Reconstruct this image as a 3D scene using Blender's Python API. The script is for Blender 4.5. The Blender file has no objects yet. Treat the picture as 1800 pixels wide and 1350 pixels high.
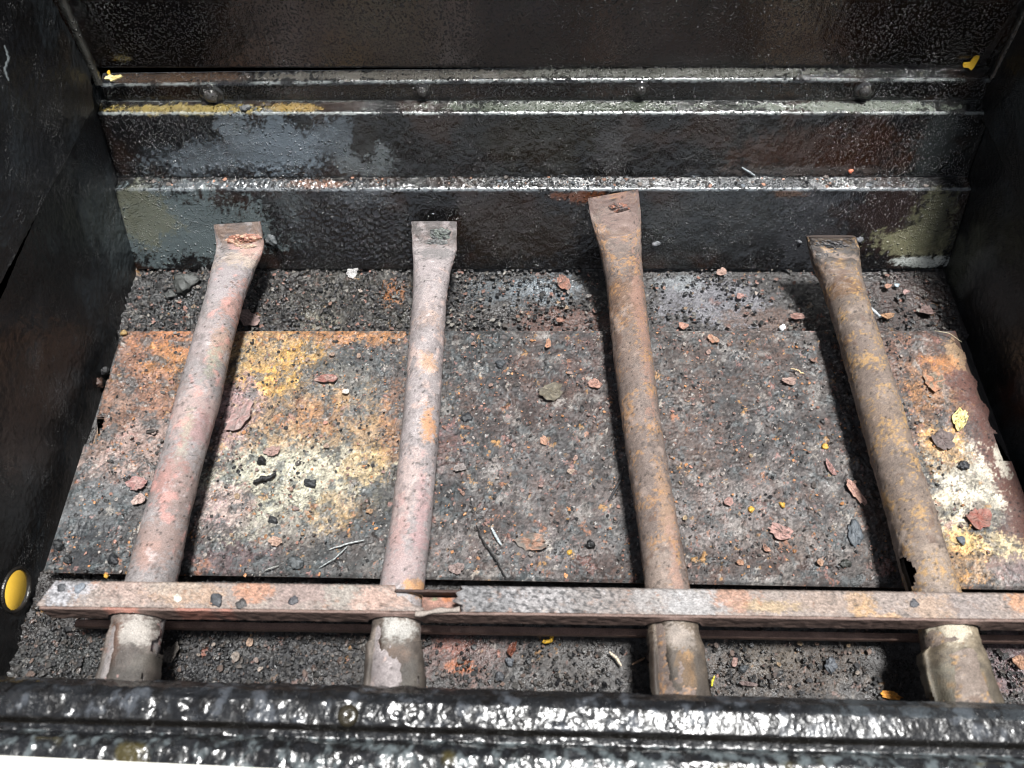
import bpy, math, random
import numpy as np
random.seed(7); rs = np.random.RandomState(11)
scene = bpy.context.scene
# ------------------------------------------------------------------ camera
F = 1352.0; CX, CY = 900.0, 675.0; HC = 0.46
PITCH, YAW, ROLL = math.radians(58.7105), math.radians(-0.08955), math.radians(0.03242)
def rot(p, y, r):
    a = math.pi/2-p
    Rx = np.array([[1,0,0],[0,math.cos(a),-math.sin(a)],[0,math.sin(a),math.cos(a)]])
    Rz = np.array([[math.cos(y),-math.sin(y),0],[math.sin(y),math.cos(y),0],[0,0,1]])
    Rr = np.array([[math.cos(r),-math.sin(r),0],[math.sin(r),math.cos(r),0],[0,0,1]])
    return Rz@Rx@Rr
MC = rot(PITCH, YAW, ROLL)
CAMP = np.array([0, 0, HC])
cam = bpy.data.cameras.new('camera'); camo = bpy.data.objects.new('camera', cam)
scene.collection.objects.link(camo)
import mathutils
m4 = mathutils.Matrix([list(MC[i])+[CAMP[i]] for i in range(3)]+[[0,0,0,1]])
camo.matrix_world = m4
cam.sensor_width = 36; cam.lens = F/1800*36; cam.clip_start = 0.01; cam.clip_end = 50
cam.dof.use_dof = True; cam.dof.focus_distance = 0.56; cam.dof.aperture_fstop = 9
scene.camera = camo
def at(px, py, ax, val):
    """point where the sight line through a picture point meets the plane axis=val"""
    d = MC@np.array([(px-CX)/F, -(py-CY)/F, -1.0]); t = (val-CAMP[ax])/d[ax]
    return CAMP+t*d
def skew(ra, rb, z):
    """slope dy/dx of an edge that runs from picture row ra at the left border to rb at the right one"""
    a, b = at(0, ra, 2, z), at(1800, rb, 2, z); return (b[1]-a[1])/(b[0]-a[0])
def mpp(P):
    """metres per photo pixel at a point"""
    return float((P-CAMP)@(-MC[:,2]))/F
# ------------------------------------------------------------------ world, sun
SUN_EL, SUN_AZ = math.radians(83), math.radians(86)      # azimuth: from +Y towards +X
world = bpy.data.worlds.new("World"); scene.world = world; world.use_nodes = True
nt = world.node_tree; bg = nt.nodes['Background']
sky = nt.nodes.new('ShaderNodeTexSky'); sky.sky_type = 'NISHITA'; sky.sun_disc = False
sky.sun_elevation = SUN_EL; sky.sun_rotation = SUN_AZ; sky.air_density = 1.0; sky.dust_density = 1.0; sky.ozone_density = 0.6
hs = nt.nodes.new('ShaderNodeHueSaturation'); hs.inputs['Saturation'].default_value = 0.35
nt.links.new(sky.outputs[0], hs.inputs['Color']); nt.links.new(hs.outputs[0], bg.inputs[0])
bg.inputs[1].default_value = 0.055
sun = bpy.data.lights.new('sun', 'SUN'); sun.energy = 4.6; sun.angle = math.radians(8); sun.color = (1, .99, .97)
suno = bpy.data.objects.new('sun', sun); scene.collection.objects.link(suno)
sd = mathutils.Vector((math.sin(SUN_AZ)*math.cos(SUN_EL), math.cos(SUN_AZ)*math.cos(SUN_EL), math.sin(SUN_EL)))
suno.rotation_euler = sd.to_track_quat('Z', 'Y').to_euler(); suno.location = (1, 0, 2)
scene.view_settings.view_transform = 'Standard'; scene.view_settings.look = 'None'
scene.view_settings.exposure = 1.05; scene.view_settings.gamma = 1
scene.cycles.filter_width = 1.0
# ------------------------------------------------------------------ noise
class Perlin:
    def __init__(s, seed):
        r = np.random.RandomState(seed); s.n = 256
        a = r.rand(256, 256)*2*np.pi; s.gx, s.gy = np.cos(a), np.sin(a)
    def __call__(s, x, y):
        xi = np.floor(x).astype(int); yi = np.floor(y).astype(int); fx = x-xi; fy = y-yi
        u = fx*fx*fx*(fx*(fx*6-15)+10); v = fy*fy*fy*(fy*(fy*6-15)+10)
        def g(i, j, dx, dy):
            a = i & 255; b = j & 255; return s.gx[a, b]*dx+s.gy[a, b]*dy
        n00 = g(xi, yi, fx, fy); n10 = g(xi+1, yi, fx-1, fy); n01 = g(xi, yi+1, fx, fy-1); n11 = g(xi+1, yi+1, fx-1, fy-1)
        return ((n00*(1-u)+n10*u)*(1-v)+(n01*(1-u)+n11*u)*v)*1.5
PN = [Perlin(i) for i in range(12)]
def fbm(x, y, freq, octv=4, k=0, gain=.55):
    o = 0; a = 1; t = 0
    for i in range(octv):
        cr, sr = math.cos(.7+i*1.1+k*.3), math.sin(.7+i*1.1+k*.3)
        o = o+a*PN[(k+i) % 12]((x*cr-y*sr)*freq+17.3*k+i*5.7, (x*sr+y*cr)*freq-9.1*k+i*3.3); t += a; a *= gain; freq *= 2.03
    return o/t*1.6
def worley(x, y, cell, seed=0):
    """nearest jittered point: (distance in cells, second distance, four random numbers of the cell)"""
    r = np.random.RandomState(seed); J = r.rand(256, 256, 2); C = r.rand(256, 256, 4)
    X = x/cell; Y = y/cell; xi = np.floor(X).astype(int); yi = np.floor(Y).astype(int)
    d1 = np.full(X.shape, 9.); d2 = np.full(X.shape, 9.); ca = np.zeros(X.shape, int); cb = np.zeros(X.shape, int)
    for di in (-1, 0, 1):
        for dj in (-1, 0, 1):
            a = (xi+di) & 255; b = (yi+dj) & 255; j = J[a, b]
            d = np.hypot(xi+di+j[..., 0]-X, yi+dj+j[..., 1]-Y)
            m = d < d1; d2 = np.where(m, d1, np.minimum(d2, d)); d1 = np.where(m, d, d1)
            ca = np.where(m, a, ca); cb = np.where(m, b, cb)
    return d1, d2, C[ca, cb]
def ss(a, b, x):
    t = np.clip((x-a)/(b-a), 0, 1); return t*t*(3-2*t)
def lin(c):
    c = np.array(c, float)/255; return np.where(c < .04045, c/12.92, ((c+.055)/1.055)**2.4)
ALB = 0.72
def C(r, g, b): return lin((r, g, b))*ALB
def mix(col, c, m): return col*(1-m[..., None])+np.asarray(c)*m[..., None]
# ------------------------------------------------------------------ materials
def mat(name, rough=(.75, .2), bump=(900, .0006, .5), bump2=(3500, .00015, .4), grain=.35, spec=.5, metal=0, gscale=1400, color=None, coat=0, drops=None, rv=.35, dmin=.04):
    m = bpy.data.materials.new(name); m.use_nodes = True; n = m.node_tree; N = n.nodes; L = n.links
    b = N['Principled BSDF']; tc = N.new('ShaderNodeTexCoord')
    if color is None:
        at_ = N.new('ShaderNodeAttribute'); at_.attribute_name = 'stain'; csrc = at_.outputs['Color']
        aw = N.new('ShaderNodeAttribute'); aw.attribute_name = 'wet'; wsrc = aw.outputs['Fac']
    else:
        rgb = N.new('ShaderNodeRGB'); rgb.outputs[0].default_value = (*color, 1); csrc = rgb.outputs[0]; wsrc = None
    no = N.new('ShaderNodeTexNoise'); no.inputs['Scale'].default_value = gscale; no.inputs['Detail'].default_value = 4; no.inputs['Roughness'].default_value = .7
    L.new(tc.outputs['Object'], no.inputs['Vector'])
    mr = N.new('ShaderNodeMapRange'); mr.inputs['From Min'].default_value = .3; mr.inputs['From Max'].default_value = .7
    mr.inputs['To Min'].default_value = 1-grain; mr.inputs['To Max'].default_value = 1+grain
    L.new(no.outputs['Fac'], mr.inputs['Value'])
    vm = N.new('ShaderNodeVectorMath'); vm.operation = 'SCALE'; L.new(csrc, vm.inputs[0]); L.new(mr.outputs[0], vm.inputs['Scale'])
    L.new(vm.outputs[0], b.inputs['Base Color'])
    nr = N.new('ShaderNodeTexNoise'); nr.inputs['Scale'].default_value = gscale*.35; nr.inputs['Detail'].default_value = 5
    L.new(tc.outputs['Object'], nr.inputs['Vector'])
    if wsrc:
        r1 = N.new('ShaderNodeMapRange'); r1.inputs['To Min'].default_value = rough[0]; r1.inputs['To Max'].default_value = rough[1]
        L.new(wsrc, r1.inputs['Value']); base = r1.outputs[0]
    else:
        v = N.new('ShaderNodeValue'); v.outputs[0].default_value = rough[0]; base = v.outputs[0]
    r2 = N.new('ShaderNodeMath'); r2.operation = 'MULTIPLY_ADD'; r2.inputs[1].default_value = rv; L.new(nr.outputs['Fac'], r2.inputs[0])
    r3 = N.new('ShaderNodeMath'); r3.operation = 'ADD'; r3.inputs[1].default_value = -rv/2; L.new(base, r3.inputs[0]); L.new(r3.outputs[0], r2.inputs[2])
    r2.use_clamp = True; L.new(r2.outputs[0], b.inputs['Roughness'])
    nb = N.new('ShaderNodeTexNoise'); nb.inputs['Scale'].default_value = bump[0]; nb.inputs['Detail'].default_value = 3; nb.inputs['Roughness'].default_value = .6
    nb2 = N.new('ShaderNodeTexVoronoi'); nb2.inputs['Scale'].default_value = bump2[0]; nb2.feature = 'SMOOTH_F1'
    L.new(tc.outputs['Object'], nb.inputs['Vector']); L.new(tc.outputs['Object'], nb2.inputs['Vector'])
    b1 = N.new('ShaderNodeBump'); b1.inputs['Distance'].default_value = bump[1]; b1.inputs['Strength'].default_value = bump[2]
    b2 = N.new('ShaderNodeBump'); b2.inputs['Distance'].default_value = bump2[1]; b2.inputs['Strength'].default_value = bump2[2]; b2.invert = True
    L.new(nb.outputs['Fac'], b1.inputs['Height']); L.new(nb2.outputs['Distance'], b2.inputs['Height']); L.new(b1.outputs[0], b2.inputs['Normal'])
    last = b2
    if drops:
        for q, (sc, dist, rad) in enumerate(drops):
            vo = N.new('ShaderNodeTexVoronoi'); vo.inputs['Scale'].default_value = sc; vo.feature = 'F1'; L.new(tc.outputs['Object'], vo.inputs['Vector'])
            sb = N.new('ShaderNodeSeparateColor'); L.new(vo.outputs['Color'], sb.inputs[0])
            rr = N.new('ShaderNodeMapRange'); rr.inputs['To Min'].default_value = rad*.35; rr.inputs['To Max'].default_value = rad; L.new(sb.outputs[q], rr.inputs['Value'])
            mm = N.new('ShaderNodeMapRange'); mm.interpolation_type = 'SMOOTHSTEP'; mm.inputs['From Min'].default_value = 0; mm.inputs['To Min'].default_value = 1; mm.inputs['To Max'].default_value = 0
            L.new(vo.outputs['Distance'], mm.inputs['Value']); L.new(rr.outputs[0], mm.inputs['From Max'])
            # patches where droplets are thick and patches where they are sparse
            bd = N.new('ShaderNodeBump'); bd.inputs['Distance'].default_value = dist
            L.new(mm.outputs[0], bd.inputs['Height']); L.new(last.outputs[0], bd.inputs['Normal'])
            pn = N.new('ShaderNodeTexNoise'); pn.inputs['Scale'].default_value = 26+q*30; pn.inputs['Detail'].default_value = 6; pn.inputs['Roughness'].default_value = .65; L.new(tc.outputs['Object'], pn.inputs['Vector'])
            pm = N.new('ShaderNodeMapRange'); pm.inputs['From Min'].default_value = .43; pm.inputs['From Max'].default_value = .60; pm.inputs['To Min'].default_value = dmin
            L.new(pn.outputs['Fac'], pm.inputs['Value']); L.new(pm.outputs[0], bd.inputs['Strength']); last = bd
    L.new(last.outputs[0], b.inputs['Normal'])
    b.inputs['Specular IOR Level'].default_value = spec; b.inputs['Metallic'].default_value = metal
    if coat: b.inputs['Coat Weight'].default_value = coat; b.inputs['Coat Roughness'].default_value = .12
    return m
M_GREASE = mat('greasy_black_steel', (.32, .14), (180, .0010, .3), (900, .0003, .25), grain=.3, spec=1.0, rv=.1, drops=[(820, .0022, .6), (400, .0038, .46)], dmin=.2)
M_SIDE = mat('sooty_side_steel', (.46, .28), (260, .0008, .4), (900, .0004, .4), grain=.4, spec=.5, rv=.2, drops=[(1000, .0022, .55)])
M_LID = mat('lid_enamel', (.30, .14), (180, .0006, .25), (1200, .0002, .2), grain=.3, spec=1.0, rv=.08, drops=[(780, .0036, .55), (470, .0050, .42)], dmin=.4)
M_CRUST = mat('crusty_floor', (.75, .18), (800, .0010, .8), (1900, .0003, .4), grain=.5, spec=.6, drops=[(560, .0010, .55)])
M_PLATE = mat('rusty_plate', (.85, .2), (900, .0008, .6), (2200, .0003, .4), grain=.45, spec=.45, drops=[(640, .0007, .5)])
M_TUBE = mat('rusty_tube_steel', (.82, .3), (1500, .0005, .7), (2600, .0002, .6), grain=.55, spec=.4, gscale=1900)
M_GRIT = mat('grit', (.8, .2), (1500, .0005, .7), (2500, .0002, .5), grain=.4, spec=.5)
M_RIM = mat('greasy_rim', (.36, .2), (160, .0006, .3), (900, .0003, .3), grain=.4, spec=.5, rv=.14, drops=[(1500, .0007, .5), (760, .0007, .38)], dmin=.1)
def plain(name, c, rough=.7, **k): return mat(name, (rough, rough), color=tuple(C(*c)), **k)
M_WHITE = plain('pale_outer_trim', (225, 222, 212), .4, grain=.05, bump=(300, .0001, .2))
M_YEL = plain('yellow_paint', (236, 186, 34), .6, grain=.08, bump=(200, .0002, .3))
# ------------------------------------------------------------------ object helpers
coll = scene.collection
def tagp(o, label=None, cat=None, group=None, kind=None):
    if label: o['label'] = label
    if cat: o['category'] = cat
    if group: o['group'] = group
    if kind: o['kind'] = kind
    return o
def thing(name, loc, label, cat, group=None):
    o = bpy.data.objects.new(name, None); coll.objects.link(o); o.location = loc; o.empty_display_size = .01
    return tagp(o, label, cat, group)
def mesh_np(name, V, Q, material, parent=None, col=None, wet=None, smooth=True, loc=None):
    """V (n,3) world coordinates, Q (m,4) or (m,3) faces"""
    V = np.asarray(V, float); Q = np.asarray(Q, np.int32)
    off = np.array(parent.location) if parent is not None and parent.type == 'EMPTY' else (np.array(loc) if loc is not None else np.zeros(3))
    if parent is not None and parent.type != 'EMPTY' and parent.parent is not None: off = np.array(parent.parent.location)+np.array(parent.location)
    elif parent is not None and parent.type != 'EMPTY': off = np.array(parent.location)
    me = bpy.data.meshes.new(name); k = Q.shape[1]
    me.vertices.add(len(V)); me.vertices.foreach_set('co', (V-off).astype(np.float32).ravel())
    me.loops.add(Q.size); me.loops.foreach_set('vertex_index', Q.ravel())
    me.polygons.add(len(Q)); me.polygons.foreach_set('loop_start', np.arange(0, Q.size, k, dtype=np.int32))
    me.polygons.foreach_set('loop_total', np.full(len(Q), k, np.int32))
    me.polygons.foreach_set('use_smooth', np.full(len(Q), smooth))
    if col is not None:
        a = me.attributes.new('stain', 'FLOAT_COLOR', 'POINT')
        cc = np.ones((len(V), 4), np.float32); cc[:, :3] = np.clip(col, 0, 1); a.data.foreach_set('color', cc.ravel())
        w = me.attributes.new('wet', 'FLOAT', 'POINT')
        ww = np.zeros(len(V), np.float32) if wet is None else np.asarray(np.broadcast_to(wet, (len(V),)), np.float32)
        w.data.foreach_set('value', ww)
    me.update(calc_edges=True); me.validate()
    me.materials.append(material)
    o = bpy.data.objects.new(name, me); coll.objects.link(o)
    if parent is not None: o.parent = parent
    elif loc is not None: o.location = loc
    return o
def grid_q(nu, nv, keep=None, wrap=False):
    i = np.arange(nu-1)[:, None]; j = np.arange(nv-(0 if wrap else 1))[None, :]
    a = i*nv+j; b = (i+1)*nv+j; j2 = (j+1) % nv; c = (i+1)*nv+j2; d = i*nv+j2
    Q = np.stack([a, b, c, d], -1)
    if keep is not None: Q = Q[keep]
    return Q.reshape(-1, 4)
def skirt(V, nu, nv, depth, direction):
    """closed solid from a (nu,nv) sheet: adds a back sheet edge loop and a backing face set"""
    G = V.reshape(nu, nv, 3)
    ring = [(i, 0) for i in range(nu)]+[(nu-1, j) for j in range(1, nv)]+[(i, nv-1) for i in range(nu-2, -1, -1)]+[(0, j) for j in range(nv-2, 0, -1)]
    idx = np.array([i*nv+j for i, j in ring]); B = V[idx]+np.asarray(direction)*depth
    return idx, B
def sheet(name, X, Y, Z, material, parent, col, wet=None, back=None, keep=None, smooth=True):
    """sheet from 2-D coordinate arrays, with side walls and a coarse back so that it has thickness"""
    nu, nv = X.shape; V = np.stack([X, Y, Z], -1).reshape(-1, 3); Q = grid_q(nu, nv, keep)
    col = np.asarray(col).reshape(-1, 3); wet = None if wet is None else np.asarray(wet).reshape(-1)
    if back is not None:
        idx, B = skirt(V, nu, nv, 1, back); n0 = len(V); k = len(idx)
        V = np.vstack([V, B]); r = np.arange(k); r2 = (r+1) % k
        Qs = np.stack([idx[r], n0+r, n0+r2, idx[r2]], -1); Q = np.vstack([Q, Qs])
        cidx = [0, nu-1, nu-1+nv-1, 2*(nu-1)+nv-1]; 
        if nu > 2 and nv > 2:
            # back: strips joining the two long edges
            e0 = n0+np.arange(nu); e1 = n0+(2*(nu-1)+nv-1)-np.arange(nu)
            Qb = np.stack([e0[:-1], e1[:-1], e1[1:], e0[1:]], -1); Q = np.vstack([Q, Qb])
        col = np.vstack([col, col[idx]]); wet = None if wet is None else np.concatenate([wet, wet[idx]])
    return mesh_np(name, V, Q, material, parent, col, wet, smooth)
def box_mesh(name, lo, hi, material, parent=None, col=(.05, .05, .05), wet=0., bev=0.0):
    x0, y0, z0 = lo; x1, y1, z1 = hi
    import bmesh
    bm = bmesh.new(); bmesh.ops.create_cube(bm, size=1)
    for v in bm.verts: v.co = ((x0+x1)/2+v.co.x*(x1-x0), (y0+y1)/2+v.co.y*(y1-y0), (z0+z1)/2+v.co.z*(z1-z0))
    if bev: bmesh.ops.bevel(bm, geom=bm.edges[:], offset=bev, segments=2, affect='EDGES')
    bmesh.ops.triangulate(bm, faces=bm.faces[:])
    V = np.array([v.co[:] for v in bm.verts]); Q = np.array([[v.index for v in f.verts] for f in bm.faces]); bm.free()
    return mesh_np(name, V, Q, material, parent, np.tile(col, (len(V), 1)), wet, smooth=False)
# stains: (px, py, rx, ry, colour, strength)   rx, ry in photo pixels, laid on the surface in metres
def stains(col, X, V2, blobs, conv, warp=.5, freq=70, k=0):
    n1 = fbm(X, V2, freq, 6, k, .65); n2 = fbm(X, V2, freq*5, 5, k+3, .7)
    for q, (px, py, rx, ry, c, s) in enumerate(blobs):
        cx_, cy_, sc, scy = conv(px, py)
        d = np.sqrt(((X-cx_)/(rx*sc))**2+((V2-cy_)/(ry*scy))**2)
        m = ss(1.05, .62, d+(n1*.6+n2*.6)*warp*(1 if q % 2 else -1))*s
        col = mix(col, C(*c), m)
    return col
def conv_z(z):
    def f(px, py):
        P = at(px, py, 2, z); s = mpp(P)
        P2 = at(px, py+1, 2, z); return P[0], P[1], s, abs(P2[1]-P[1])
    return f
def chips(col, h, X, Y, cell, seed, prob, pal, hh, jit=.75, rmin=.14, rmax=.46):
    wx = X+fbm(X, Y, 1.3/cell, 3, seed % 9, .8)*cell*jit; wy = Y+fbm(X, Y, 1.3/cell, 3, (seed+4) % 9, .8)*cell*jit
    d1, d2, c = worley(wx, wy, cell, seed)
    rad = rmin+(rmax-rmin)*c[..., 0]; on = c[..., 1] < prob
    m = np.where(on, ss(rad, rad*.8, d1), 0)
    pal = np.array([C(*p) for p in pal]); pc = pal[(c[..., 2]*len(pal)).astype(int) % len(pal)]*(.6+.6*c[..., 3:4])
    pc = pc*.62+col*.38*(.5+1.0*c[..., 0:1]); m = m*.9
    col = col*(1-m[..., None])+pc*m[..., None]
    h = h+m*hh*(.5+c[..., 3]); return col, h
# ------------------------------------------------------------------ firebox
XL, XR = -.290, .337
box = thing('barbecue_grill', (0.02, .23, -.01), 'open black grease coated grill, firebox and raised lid around the rusty burner tubes', 'grill')
# floor pan with crust
STEP = .0009
def floor_surface(x0, x1, y0, y1, step, z0, fn, name, material, parent, back, keepfn=None, shear=None):
    xs = np.linspace(x0, x1, int((x1-x0)/step)+1); ys = np.linspace(y0, y1, int((y1-y0)/step)+1)
    X, Y = np.meshgrid(xs, ys, indexing='ij'); col, h, wet = fn(X, Y)
    keep = None if keepfn is None else keepfn((X[:-1, :-1]+X[1:, 1:])/2, (Y[:-1, :-1]+Y[1:, 1:])/2)
    if shear: Y = shear(X, Y)
    return sheet(name, X, Y, z0+h, material, parent, col, wet, back, keep)
def floor_fn(X, Y):
    col = np.empty(X.shape+(3,)); col[:] = C(44, 41, 40)
    B = [(300, 520, 110, 60, (50, 52, 52), .8), (600, 520, 150, 60, (62, 60, 54), .8), (560, 560, 40, 20, (130, 125, 110), .5),
         (690, 510, 30, 20, (165, 105, 55), .6), (860, 500, 60, 25, (70, 76, 80), .9), (960, 500, 70, 30, (88, 96, 102), .9), (1000, 560, 90, 30, (95, 62, 50), .6),
         (1250, 520, 110, 45, (98, 97, 102), .95), (1350, 555, 90, 25, (95, 76, 68), .7), (1600, 520, 90, 60, (52, 38, 34), .9), (1200, 490, 60, 15, (120, 125, 128), .7),
         (120, 1150, 110, 60, (38, 40, 40), .9), (420, 1160, 160, 60, (30, 31, 34), .95), (450, 1130, 60, 25, (70, 68, 66), .5),
         (820, 1150, 90, 50, (92, 72, 68), .8), (790, 1130, 40, 20, (120, 70, 55), .6), (1000, 1170, 130, 45, (66, 62, 60), .8), (810, 1170, 30, 14, (170, 100, 60), .6),
         (1400, 1170, 160, 55, (66, 56, 48), .8), (1350, 1150, 70, 30, (80, 72, 62), .6), (1760, 1160, 90, 70, (100, 82, 84), .8)]
    col = stains(col, X, Y, B, conv_z(0), 1.0, 60, 1)
    n = fbm(X, Y, 60, 5, 2); h = .0012*n+.0022*np.abs(fbm(X, Y, 170, 4, 5))+.0008*fbm(X, Y, 420, 3, 1)
    rough = ss(.02, -.25, X)*.9+.35
    h = h*rough*1.7; n4 = fbm(X, Y, 900, 3, 9)+.6*fbm(X, Y, 350, 3, 4); col = col*np.clip(1+.9*n4, .12, 2.6)[..., None]
    pal = [(140, 112, 104), (150, 92, 70), (95, 95, 95), (20, 20, 22), (30, 30, 32), (150, 145, 138), (165, 122, 70), (105, 72, 62), (60, 60, 62)]
    dk = [(22, 22, 24), (34, 34, 36), (48, 46, 46), (80, 76, 74)]
    col, h = chips(col, h, X, Y, .0095, 3, .10, pal+dk, .0011)
    col, h = chips(col, h, X, Y, .0050, 5, .22, pal+dk*4, .0008)
    col, h = chips(col, h, X, Y, .0026, 6, .26, pal+dk*5, .0005)
    wet = np.clip(.55+.5*fbm(X, Y, 45, 3, 7)-.35*np.clip((col.mean(-1)-.06)*8, 0, 1), 0, 1)
    h = h+.0030*ss(.0, .35, fbm(X, Y, 75, 4, 8))*ss(-.02, -.08, X)*ss(.322, .335, Y)
    tr = ss(.325, .316, Y)*ss(at(900, 985, 2, .0085)[1], at(900, 968, 2, .0085)[1], Y); deep = .034*tr
    # grease pool beside the rear wall
    d = np.hypot((X-.03)/.05, (Y-.372)/.009)+.4*fbm(X, Y, 90, 3, 4); p = ss(1.1, .6, d)
    h = h*(1-.85*p)+.001*p; wet = np.maximum(wet, p)
    return col, h-.002-deep, wet
floor_surface(XL-.001, XR+.06, .045, .392, .00095, -.0045, floor_fn, 'floor_pan', M_CRUST, box, (0, 0, -.004))
# rear wall: folded profile swept along x
def solve_profile():
    P = np.array([.3850, -.002]); pts = [P]
    for row, ang in [(333, 28), (311, 80), (199, 22), (177, 81), (141, 10), (119, 78)]:
        d = MC@np.array([0, -(row-CY)/F, -1.]); a = math.radians(ang); u = np.array([math.sin(a), math.cos(a)])
        A = np.array([[u[0], -d[1]], [u[1], -d[2]]]); s, t = np.linalg.solve(A, np.array([-P[0], HC-P[1]])); P = P+s*u; pts.append(P)
    return pts
PF = solve_profile()
print('PROFILE', [tuple(np.round(p, 4)) for p in PF])
def resample(pts, step, r=.0016):
    """polyline with its corners rounded, as (n,2) points, arclength and index of the segment"""
    out = []; seg = []
    for i in range(len(pts)-1):
        a, b = np.array(pts[i]), np.array(pts[i+1]); L = np.linalg.norm(b-a); u = (b-a)/L
        s0 = r if i > 0 else 0; s1 = r if i < len(pts)-2 else 0; n = max(2, int((L-s0-s1)/step)+1)
        for s in np.linspace(s0, L-s1, n): out.append(a+u*s); seg.append(i)
        if i < len(pts)-2:
            c = np.array(pts[i+2]); w = (c-b)/np.linalg.norm(c-b)
            for t in (.25, .5, .75): out.append((1-t)**2*(b-u*r)+2*t*(1-t)*b+t*t*(b+w*r)); seg.append(i+.5)
    out = np.array(out); s = np.concatenate([[0], np.cumsum(np.linalg.norm(np.diff(out, axis=0), axis=1))])
    return out, s, np.array(seg)
def swept(name, pts, x0, x1, step, fn, material, parent, back, r=.0016, xstep=None, sag=None):
    P, S, seg = resample(pts, step, r); T = np.gradient(P, axis=0); T /= np.linalg.norm(T, axis=1)[:, None]
    NR = np.stack([-T[:, 1], T[:, 0]], -1)              # faces -y / up for a wall rising away
    xs = np.linspace(x0, x1, int((x1-x0)/(xstep or step))+1)
    X = np.repeat(xs[:, None], len(P), 1); SS = np.repeat(S[None], len(xs), 0); SG = np.repeat(seg[None], len(xs), 0)
    YY = np.repeat(P[None, :, 0], len(xs), 0); ZZ = np.repeat(P[None, :, 1], len(xs), 0)
    col, h, wet = fn(X, SS, SG, YY, ZZ)
    Y = YY+h*NR[None, :, 0]; Z = ZZ+h*NR[None, :, 1]
    if sag is not None: Z = Z+sag(X)
    return sheet(name, X, Y, Z, material, parent, col, wet, back)
def conv_wall(off, pts):
    """photo point -> (x, arclength) on the folded profile"""
    P = np.array(pts); L = np.concatenate([[0], np.cumsum(np.linalg.norm(np.diff(P, axis=0), axis=1))])
    def f(px, py):
        d = MC@np.array([(px-CX)/F, -(py-CY)/F, -1.]); best = None
        for i in range(len(P)-1):
            u = P[i+1]-P[i]; A = np.array([[u[0], -d[1]], [u[1], -d[2]]])
            if abs(np.linalg.det(A)) < 1e-9: continue
            s, t = np.linalg.solve(A, np.array([-P[i][0], HC-P[i][1]]))
            if -.02 <= s <= 1.02 and (best is None or t < best[1]): best = (L[i]+s*(L[i+1]-L[i]), t)
        if best is None: best = (off, .6)
        return d[0]*best[1], best[0], best[1]/F, best[1]/F*1.3
    return f
def wall_fn(blobs, pts, base=(14, 14, 15), amp=1.0, crust=None, wetb=.75, k=0, fold_glint=(), dry=0):
    cv = conv_wall(0, pts)
    def fn(X, S, SG, YY, ZZ):
        col = np.empty(X.shape+(3,)); col[:] = C(*base)
        col = mix(col, C(38, 24, 16), ss(.0, .5, fbm(X, S, 22, 4, k+2))*.8)
        col = stains(col, X, S, blobs, cv, .9, 55, k)
        n = fbm(X, S, 300, 3, k); big = fbm(X, S, 45, 4, k+5)
        rg = .35+.65*ss(-.1, .35, big)
        h = amp*(.00018*n*rg+.0002*np.clip(fbm(X, S, 520, 2, k+1)-.15, 0, 1)*rg+.0004*big)
        if crust is not None:
            for (px, py, rx, ry, hh) in crust:
                a, b, sc, scy = cv(px, py); d = np.hypot((X-a)/(rx*sc), (S-b)/(ry*scy)); m = ss(1.3, .3, d+.5*big)
                h = h+m*hh*(np.abs(fbm(X, S, 190, 6, k+6, .7))*.9)
                col = mix(col, C(26, 26, 28), m*.5*(fbm(X, S, 200, 3, k) > 0))
        for (sg, cc_, wd) in fold_glint:  # paler lines along the folds paint in the sky's reflection
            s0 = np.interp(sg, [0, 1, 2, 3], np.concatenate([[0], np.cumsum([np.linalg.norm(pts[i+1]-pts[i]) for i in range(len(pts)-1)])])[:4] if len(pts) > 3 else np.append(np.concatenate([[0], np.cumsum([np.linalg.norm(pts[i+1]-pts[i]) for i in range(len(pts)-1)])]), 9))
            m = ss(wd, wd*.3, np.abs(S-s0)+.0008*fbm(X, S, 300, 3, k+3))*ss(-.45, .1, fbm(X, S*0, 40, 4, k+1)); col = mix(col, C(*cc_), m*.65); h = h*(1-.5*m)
        lum = col.mean(-1); wet = np.clip(wetb+.35*fbm(X, S, 30, 3, k+3)-np.clip((lum-.03)*5, 0, .35), 0, 1)
        if dry: wet = np.where(SG >= .5, wet-dry, wet)
        return col, h, wet
    return fn
LP = PF[0:3]; MP = PF[2:5]; UP = PF[4:7]
GREY = (92, 100, 106); GR2 = (75, 84, 88)
low_b = [(330, 400, 170, 55, (88, 98, 100), .95), (250, 380, 60, 50, (100, 102, 88), .8), (520, 385, 50, 40, (60, 66, 68), .7), (600, 400, 110, 60, (24, 24, 26), .9),
         (640, 345, 60, 15, (66, 70, 74), .7), (900, 410, 120, 50, (28, 20, 12), .9), (1200, 400, 80, 60, (38, 40, 40), .7), (1300, 380, 100, 60, (32, 35, 37), .9),
         (1420, 400, 70, 70, (60, 62, 66), .6), (1560, 370, 80, 50, (44, 34, 32), .8), (1600, 430, 80, 22, (118, 116, 92), .9), (1640, 390, 50, 45, (92, 92, 72), .8), (1620, 460, 80, 8, (190, 195, 190), .9),
         (1020, 345, 50, 9, (110, 66, 42), .6), (1390, 340, 30, 6, (96, 68, 48), .5), (450, 325, 200, 8, (96, 102, 106), .6), (1300, 322, 300, 9, (70, 72, 74), .7), (560, 325, 60, 8, (160, 110, 80), .4)]
swept('lower_rear_panel', LP, XL, XR, .0009, wall_fn(low_b, LP, amp=1.0, k=0, dry=.3, fold_glint=[(1, (120, 126, 130), .0018)], crust=[(620, 410, 140, 60, .0035), (500, 325, 220, 10, .003), (860, 325, 160, 9, .0018)]), M_GREASE, box, (0, .004, -.002))
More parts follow.
